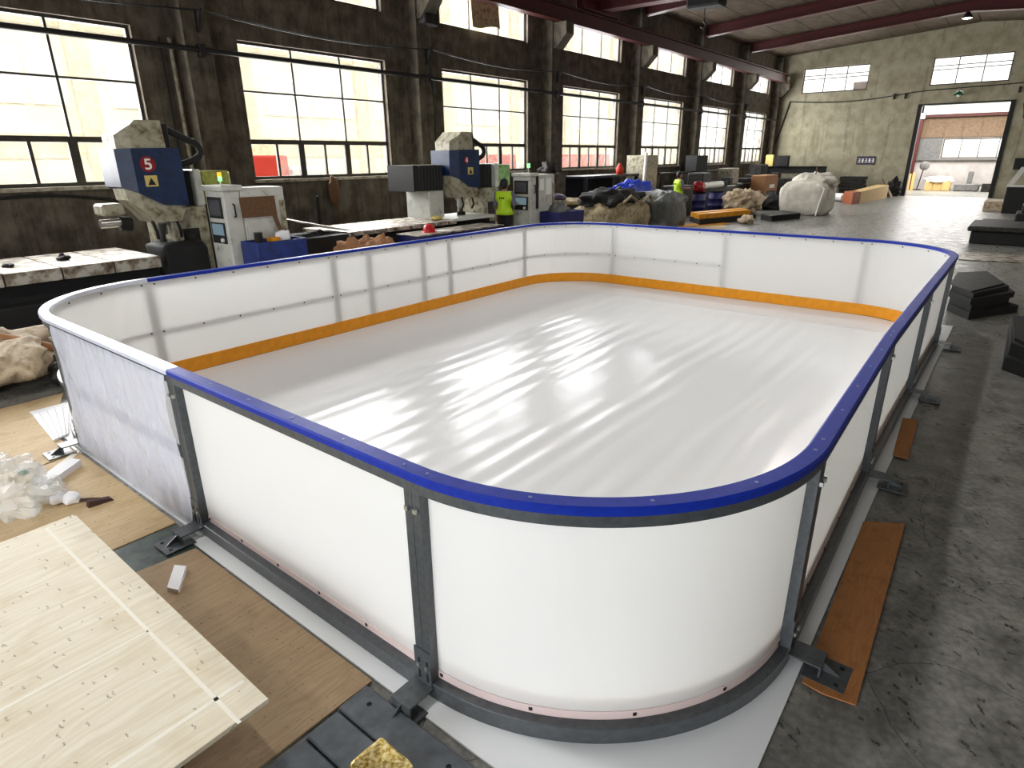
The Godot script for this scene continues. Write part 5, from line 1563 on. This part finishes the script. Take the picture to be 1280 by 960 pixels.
	var rl := thing("wall_rail", "long thin steel rail on posts along the wall behind the lathes", "rail", -11.2, 0, 26)
	part(rl, "rail_bar", sb(rl).tube([Vector3(-11.2, 1.42, 22.6), Vector3(-11.2, 1.42, 31.0)], 0.045, 8), M.iron_dark)
	for v in [22.8, 26.0, 30.8]:
		part(rl, "rail_post", sb(rl).tube([Vector3(-11.2, 0.0, v), Vector3(-11.2, 1.42, v)], 0.035, 8), M.iron_dark)
	single("dark_box", "square dark box on the wall rail before the second last window", "box", func(q): q.box(-11.45, -10.95, 1.466, 2.1, 25.6, 26.8), M.iron_black, -11.2, 1.46, 26.2)
	single("rail_plinth", "dark plinth under the square dark box by the wall", "plinth", func(q): q.box(-11.6, -11.26, 0.001, 1.37, 25.5, 26.9), M.iron_dark, -11.4, 0, 26.2)
	var pb := thing("steel_beam", "long black steel beam lying on trestles before the end wall", "beam", -10.2, 1.1, 36)
	var b := sb(pb)
	ibeam(b, "u", -11.4, -8.3, 36.6, 1.12, 1.5, 0.25, 0.04, 0.03)
	part(pb, "beam", b, M.iron_black)
	for u in [-11.1, -8.9]:
		bx(pb, "trestle", M.iron_dark, [u - 0.1, u + 0.1, 0.0, 1.12, 36.4, 36.8])
	single("yellow_box", "small yellow box on the black beam in the hall corner", "box", func(q): q.box(-11.5, -11.1, 1.501, 2.1, 36.45, 36.75), M.decal_yellow, -11.3, 1.5, 36.6)
	single("dark_box", "dark box on the black beam in the hall corner", "box", func(q): q.box(-10.95, -10.3, 1.501, 2.05, 36.4, 36.8), M.iron_black, -10.6, 1.5, 36.6)
	for k in 2:
		var t := thing("brown_cabinet", ["brown steel machine cabinet with a white plate beside the white bag", "darker brown cabinet just behind the white bulk bag"][k], "cabinet", -9.2 + k * 0.3, 0, 30.5 + k * 2.5)
		var u := -9.2 + k * 0.5
		bx(t, "body", M.card_brown if k == 0 else M.iron_dark, [u - 0.7, u, 0.0, 1.2 - 0.2 * k, 29.6 + k * 2.5, 31.4 + k * 2.4], 0.03)
		bx(t, "name_plate", M.decal_white, [u, u + 0.012, 0.62, 0.78, 30.2 + k * 2.5, 30.9 + k * 2.5])
		bx(t, "panel", M.iron_dark, [u, u + 0.01, 0.1, 0.5, 29.8 + k * 2.5, 31.2 + k * 2.4])
	# white bulk bag
	var wg := thing("bulk_bag", "big white bulk bag tied at the top on the hall floor", "bag", -6.0, 0, 24.2)
	part(wg, "bag", sb(wg).lump(Vector3(-6.0, 0.55, 24.3), Vector3(0.86, 0.66, 0.86), 0.10, 331, 0.5, 52, 30, 1.8, 0.001), M.bag_white)
	part(wg, "bag_top", sb(wg).lump(Vector3(-5.8, 1.15, 24.35), Vector3(0.66, 0.3, 0.6), 0.5, 332, 0.8, 44, 24, 2.6), M.bag_white)
	part(wg, "tie_cord", sb(wg).tube([Vector3(-5.55, 1.1, 23.6), Vector3(-5.28, 0.95, 23.55), Vector3(-5.35, 0.4, 23.42), Vector3(-5.4, 0.02, 23.4)], 0.025, 6), M.decal_white)
	part(wg, "tie_stick", sb(wg).tube([Vector3(-5.75, 1.2, 24.0), Vector3(-5.73, 1.66, 24.0)], 0.02, 6), M.board_mdf)
	# yellow beams and dark plates
	for k in 2:
		single("yellow_beam", ["long yellow painted timber nearest the rink on the black pallet", "long yellow painted timber behind its twin on the black pallet"][k], "beam", func(q): q.hexa([Vector3(-7.95 - 0.35 * k, 0.17, 18.7 + 0.5 * k), Vector3(-7.7 - 0.35 * k, 0.17, 18.5 + 0.5 * k), Vector3(-6.95 - 0.35 * k, 0.17, 21.1 + 0.5 * k), Vector3(-7.2 - 0.35 * k, 0.17, 21.3 + 0.5 * k)], [Vector3(-7.95 - 0.35 * k, 0.32, 18.7 + 0.5 * k), Vector3(-7.7 - 0.35 * k, 0.32, 18.5 + 0.5 * k), Vector3(-6.95 - 0.35 * k, 0.32, 21.1 + 0.5 * k), Vector3(-7.2 - 0.35 * k, 0.32, 21.3 + 0.5 * k)]), M.beam_yellow, -7.5, 0.17, 20, "yellow timbers")
	single("black_pallet", "flat black pallet under the yellow timbers", "pallet", func(q): q.prism([Vector2(-8.4, 19.4), Vector2(-7.6, 18.3), Vector2(-6.75, 21.1), Vector2(-7.5, 21.9)], "y", 0.001, 0.169), M.iron_black, -7.5, 0, 20)
	single("yellow_sheet", "flat yellow sheet on the floor in front of the black pallet", "sheet", func(q): q.prism([Vector2(-8.8, 17.9), Vector2(-8.0, 17.2), Vector2(-6.9, 19.2), Vector2(-7.4, 19.6), Vector2(-8.2, 18.2)], "y", 0.0005, 0.012), M.beam_yellow, -8, 0, 18.4)
	single("cream_sheet", "flat cream sheet on the floor nearest the far rink board", "sheet", func(q): q.prism([Vector2(-8.1, 17.0), Vector2(-7.2, 16.4), Vector2(-6.6, 18.0), Vector2(-7.0, 18.8), Vector2(-7.6, 17.8)], "y", 0.0005, 0.008), M.ply_edge, -7.3, 0, 17.4)
	single("torn_carton", "torn cream cardboard carton behind the yellow timbers", "carton", func(q): q.lump(Vector3(-8.0, 0.42, 23.3), Vector3(0.6, 0.42, 0.8), 0.5, 341, 0.8, 52, 28, 4.0, 0.001), M.tarp_beige, -8, 0, 23.3)
	for k in 2:
		single("dark_plate", ["upper flat dark steel plate on the floor before the white bulk bag", "lower dark steel slab under the flat plate before the white bag"][k], "plate", func(q): q.prism([Vector2(-6.62, 21.2), Vector2(-6.1, 20.5 + 0.2 * k), Vector2(-5.6, 22.2), Vector2(-6.4, 23.0)], "y", 0.16 - 0.159 * k, 0.2 - 0.041 * k), M.iron_dark if k == 0 else M.iron_black, -6.3, 0.001, 21.6, "dark plates before the white bag")
	single("scrap_heap", "dark scrap heap between yellow timbers and white bulk bag", "scrap", func(q): q.lump(Vector3(-8.0, 0.2, 26.0), Vector3(0.7, 0.35, 0.8), 0.8, 343, 1.0, 36, 18, 2.4, 0.001), M.iron_black, -7.6, 0, 25.2)
	single("glove_lump", "crumpled pale wrapper beside the yellow timbers", "wrapper", func(q): q.lump(Vector3(-6.55, 0.1, 19.6), Vector3(0.22, 0.16, 0.25), 0.7, 344, 1.0, 20, 12, 5.0, 0.001), M.tarp_beige, -6.55, 0, 19.6)
	# near the end wall
	single("orange_crate", "orange ended timber pack on the floor before the end wall", "timber pack", func(q): q.hexa([Vector3(-6.2, 0.001, 31.4), Vector3(-5.62, 0.001, 30.3), Vector3(-5.5, 0.001, 31.2), Vector3(-6.0, 0.001, 32.4)], [Vector3(-6.2, 0.5, 31.4), Vector3(-5.62, 0.5, 30.3), Vector3(-5.5, 0.5, 31.2), Vector3(-6.0, 0.5, 32.4)]), M.crate_orange, -5.9, 0, 31.2)
	single("timber_pack", "long pale yellow timber pack behind the orange one", "timber pack", func(q): q.hexa([Vector3(-6.0, 0.001, 32.5), Vector3(-5.5, 0.001, 31.3), Vector3(-5.15, 0.001, 36.0), Vector3(-5.75, 0.001, 36.6)], [Vector3(-6.0, 0.5, 32.5), Vector3(-5.5, 0.5, 31.3), Vector3(-5.15, 0.62, 36.0), Vector3(-5.75, 0.62, 36.6)]), M.crate_wood, -5.6, 0, 34)
	single("white_roll", "long white roll on the floor between bulk bag and timber", "roll", func(q): q.tube([Vector3(-7.9, 0.19, 33.2), Vector3(-6.3, 0.19, 32.0)], 0.18, 16), M.decal_white, -7, 0, 32.6)
	for k in 5:
		single("black_tray", ["lowest black tray of the stack at the end wall", "second black tray up in the stack at the end wall", "third black tray up in the stack at the end wall", "fourth black tray up in the stack at the end wall", "topmost black tray of the stack at the end wall"][k], "tray", func(q): q.box(-7.6 + 0.05 * (k % 2), -6.45 - 0.04 * (k % 2), 0.001 + k * 0.2, 0.17 + k * 0.2, 36.7, 37.7), M.iron_black, -7, 0.2 * k, 37.2, "black trays at the end wall")
		if k < 4:
			single("tray_spacer", ["pale spacer above the lowest black tray", "pale spacer above the second black tray", "pale spacer above the third black tray", "pale spacer above the fourth black tray"][k], "spacer", func(q): q.box(-7.7, -6.6, 0.171 + k * 0.2, 0.2 + k * 0.2, 36.8, 37.6), M.bag_beige, -7, 0.171 + 0.2 * k, 37.2, "spacers in the tray stack")
	var bdm := thing("blue_drum", "blue drum at the end wall behind the white bulk bag", "drum", -8.0, 0, 36.6)
	part(bdm, "shell", sb(bdm).lathe(Vector3(-8.0, 0.001, 36.6), [Vector2(0, 0), Vector2(0.28, 0), Vector2(0.28, 0.9), Vector2(0, 0.905)], 20), M.bench_blue)
	single("dark_cart", "dark spiky scrap cart leaning beside the big door", "cart", func(q): q.lump(Vector3(-5.15, 0.35, 37.75), Vector3(0.3, 0.5, 0.3), 0.9, 351, 1.0, 30, 18, 4.0, 0.001), M.iron_black, -5.3, 0, 37.4)
	single("lean_panel", "brown panel leaning at the timber pack end", "panel", func(q): q.hexa([Vector3(-5.05, 0.001, 36.3), Vector3(-5.05, 0.001, 36.9), Vector3(-5.0, 0.001, 36.9), Vector3(-5.0, 0.001, 36.3)], [Vector3(-5.65, 0.9, 36.8), Vector3(-5.65, 0.9, 37.1), Vector3(-5.6, 0.9, 37.1), Vector3(-5.6, 0.9, 36.8)]), M.board_mdf, -5.3, 0, 36.6)
	# aisle on the far right
	var ab := thing("machine_bed", "low black steel machine bed beside the far aisle", "machine bed", 0.2, 0, 18.8)
	bx(ab, "top_slab", M.iron_dark, [-0.58, 2.2, 0.30, 0.42, 17.7, 19.7], 0.03)
	bx(ab, "base", M.iron_black, [-0.5, 2.1, 0.001, 0.299, 17.8, 19.6], 0.02)
	single("dark_slab", "dark dusty slab on the floor behind the low machine bed", "slab", func(q): q.box(-0.55, 0.8, 0.001, 0.12, 20.4, 24.0), M.iron_dark, 0, 0, 22)
	for k in 2:
		single("pale_plank_pack", ["lower pale plank pack beside the black cabinet in the aisle", "upper pale plank pack beside the black cabinet in the aisle"][k], "planks", func(q): q.box(-0.85, -0.05, 0.001 + 0.17 * k, 0.168 + 0.17 * k, 29.4, 31.2), M.tarp_beige, -0.4, 0.17 * k, 30.3, "pale plank packs")
	var bc := thing("black_cabinet", "black cabinet with a pale glass top at the aisle's end", "cabinet", 0.4, 0, 29.2)
	bx(bc, "body", M.iron_black, [-0.25, 1.3, 0.0, 0.92, 28.3, 29.3], 0.02)
	bx(bc, "edge_trim", M.machine_white, [-0.27, 1.32, 0.92, 0.95, 28.28, 29.32], 0.004)
	part(bc, "glass_screen", sb(bc).hexa([Vector3(-0.28, 0.95, 28.5), Vector3(-0.1, 0.95, 28.5), Vector3(-0.1, 0.95, 28.56), Vector3(-0.28, 0.95, 28.56)], [Vector3(0.02, 1.6, 28.5), Vector3(0.2, 1.6, 28.5), Vector3(0.2, 1.6, 28.56), Vector3(0.02, 1.6, 28.56)]), M.machine_white)
	var b3 := thing("steel_block", "black steel block heap on the aisle floor before the black cabinet", "block", 0.6, 0, 22.5)
	bx(b3, "block", M.iron_black, [0.25, 1.6, 0.121, 0.5, 21.3, 22.6], 0.03)
	bx(b3, "block", M.iron_black, [0.35, 1.5, 0.5, 0.72, 21.5, 22.4], 0.03)
	single("wall_unit", "black square box fixed on the end wall past the door", "box", func(q): q.box(-0.42, 0.25, 1.33, 1.85, END_V - 0.25, END_V - 0.001), M.iron_black, -0.1, 1.33, END_V - 0.1)
	var cm := thing("wall_bracket_lamp", "small dark bracket lamp on the end wall right after the door", "lamp", -0.65, 4.0, END_V - 0.2)
	part(cm, "arm", sb(cm).tube([Vector3(-0.6, 4.3, END_V), Vector3(-0.6, 4.2, END_V - 0.25), Vector3(-0.5, 3.8, END_V - 0.3)], 0.04, 8), M.iron_dark)
	part(cm, "lamp_head", sb(cm).lump(Vector3(-0.45, 3.72, END_V - 0.3), Vector3(0.1, 0.16, 0.1), 0.0, 1, 1.0, 12, 8), M.iron_dark)
	single("floor_strip", "pale wooden strip laid across the aisle floor", "strip", func(q): q.prism([Vector2(-0.45, 14.6), Vector2(2.5, 15.2), Vector2(2.5, 16.3), Vector2(-0.4, 15.9)], "y", 0.0005, 0.02), M.steel_plate, 1, 0, 15.5)
	# in the hall beyond the door
	var cr := thing("wooden_crate", "pale wooden crate covered with a white cloth beyond the door", "crate", -3.95, 0, 45)
	for k in 3:
		bx(cr, "slat", M.crate_wood, [-4.55 + k * 0.42, -4.16 + k * 0.42, 0.02, 0.5, 44.6, 44.64], 0.005)
	bx(cr, "box", M.crate_wood, [-4.55, -3.3, 0.0, 0.49, 44.64, 45.4])
	single("white_cloth", "crumpled white cloth over the crate beyond the door", "cloth", func(q): q.lump(Vector3(-3.95, 0.55, 45.0), Vector3(0.66, 0.24, 0.42), 0.45, 361, 0.7, 36, 20, 4.0, 0.491), M.foam_white, -3.95, 0.49, 45)
	var ch := thing("yellow_board_stack", "upright yellow boards beyond the door at its dark jamb", "boards", -5.5, 0, 44.8)
	bx(ch, "board", M.crate_wood, [-5.75, -5.35, 0.0, 0.95, 44.6, 44.66], 0.005)
	bx(ch, "board", M.crate_wood, [-5.3, -5.15, 0.0, 1.02, 44.7, 44.76], 0.005)
	var sf := thing("stand_fan", "grey stand fan beyond the door", "fan", -5.0, 0, 45.2)
	part(sf, "pole", sb(sf).tube([Vector3(-5.0, 0.0, 45.2), Vector3(-4.85, 1.2, 45.2)], 0.03, 8), M.iron_dark)
	part(sf, "cage", sb(sf).lump(Vector3(-4.82, 1.4, 45.15), Vector3(0.26, 0.26, 0.1), 0.0, 1, 1.0, 20, 12), M.shed_grey)
	part(sf, "foot", sb(sf).lathe(Vector3(-5.0, 0.001, 45.2), [Vector2(0, 0), Vector2(0.25, 0), Vector2(0.2, 0.05), Vector2(0, 0.06)], 16), M.iron_dark)
	var gm := thing("grey_machine", "grey machine with an upright column beyond the door", "machine", -2.2, 0, 45)
	bx(gm, "base", M.shed_grey, [-3.1, -1.9, 0.0, 0.42, 44.6, 45.4], 0.05)
	bx(gm, "column", M.shed_grey, [-2.55, -2.3, 0.42, 1.1, 44.9, 45.2], 0.03)
	bx(gm, "table", M.shed_grey, [-2.1, -1.4, 0.3, 0.4, 44.6, 45.3], 0.02)
	single("frame_table", "dark frame table beyond the door at its right jamb", "table", func(q): q.box(-1.75, -1.0, 0.001, 0.45, 44.2, 44.5), M.iron_dark, -1.4, 0, 44.4)

# ------------------------------------------------------------------ outside the windows
func outside():
	var y := struct("ground_outside", -26, 0, 12)
	part(y, "yard", sb(y).box(-60, -12.35, -0.3, -0.05, -40, 70), M.yard)
	part(y, "yard", sb(y).box(-12.3, 20, -0.3, -0.05, 46.4, 70), M.yard)
	var f := thing("factory_building", "long cream factory building across the yard seen through the windows", "building", -26, 0, 15)
	bx(f, "wall", M.outer_cream, [-34, -26, -0.05, 11.0, -25, 60])
	bx(f, "wall_band", M.outer_brown, [-26.0, -25.94, 2.2, 3.0, -25, 60])
	bx(f, "wall_band", M.outer_brown, [-26.0, -25.94, 6.3, 6.9, -25, 60])
	for k in 14:
		var v := -22 + k * 6.0
		bx(f, "pier", M.outer_brown, [-26.0, -25.8, -0.05, 11.0, v - 0.35, v + 0.35])
		for q in 4:
			bx(f, "window_pane", M.outer_pane, [-26.0, -25.93, 3.9, 5.4, v + 0.8 + q * 1.2, v + 1.85 + q * 1.2])
	bx(f, "roof", M.outer_brown, [-34.5, -25.4, 11.0, 11.3, -25, 60])
	for k in 3:
		var v = [8.5, 19.1, 27.5][k]
		var t := thing("red_truck_body", ["red and white truck body outside the second tall window", "orange red truck body outside the window behind the number 4 mill", "orange red truck body outside the fourth tall window"][k], "truck", -17, 0, v, "red trucks outside")
		bx(t, "box_body", M.outer_red, [-18.4, -16.4, 1.1, 2.2, v - 1.6, v + 1.0], 0.05)
		bx(t, "cab", M.decal_white, [-18.3, -16.5, 0.7, 1.9, v + 1.05, v + 2.2], 0.1)
		bx(t, "chassis", M.iron_dark, [-18.2, -16.6, 0.5, 1.1, v - 1.5, v + 1.05])
		for a in [[-18.3, v - 1.0], [-16.7, v - 1.0], [-18.3, v + 1.5], [-16.7, v + 1.5]]:
			part(t, "wheel", sb(t).tube([Vector3(a[0], 0.40, a[1]), Vector3(a[0] + 0.25, 0.40, a[1])], 0.44, 18), M.iron_black)
	single("roof_box", "dark red box on the lower roof seen through the end wall window", "box", func(q): q.box(-8.45, -7.4, 5.18, 5.85, 40.4, 41.2), M.red_steel, -7.9, 5.18, 40.8)
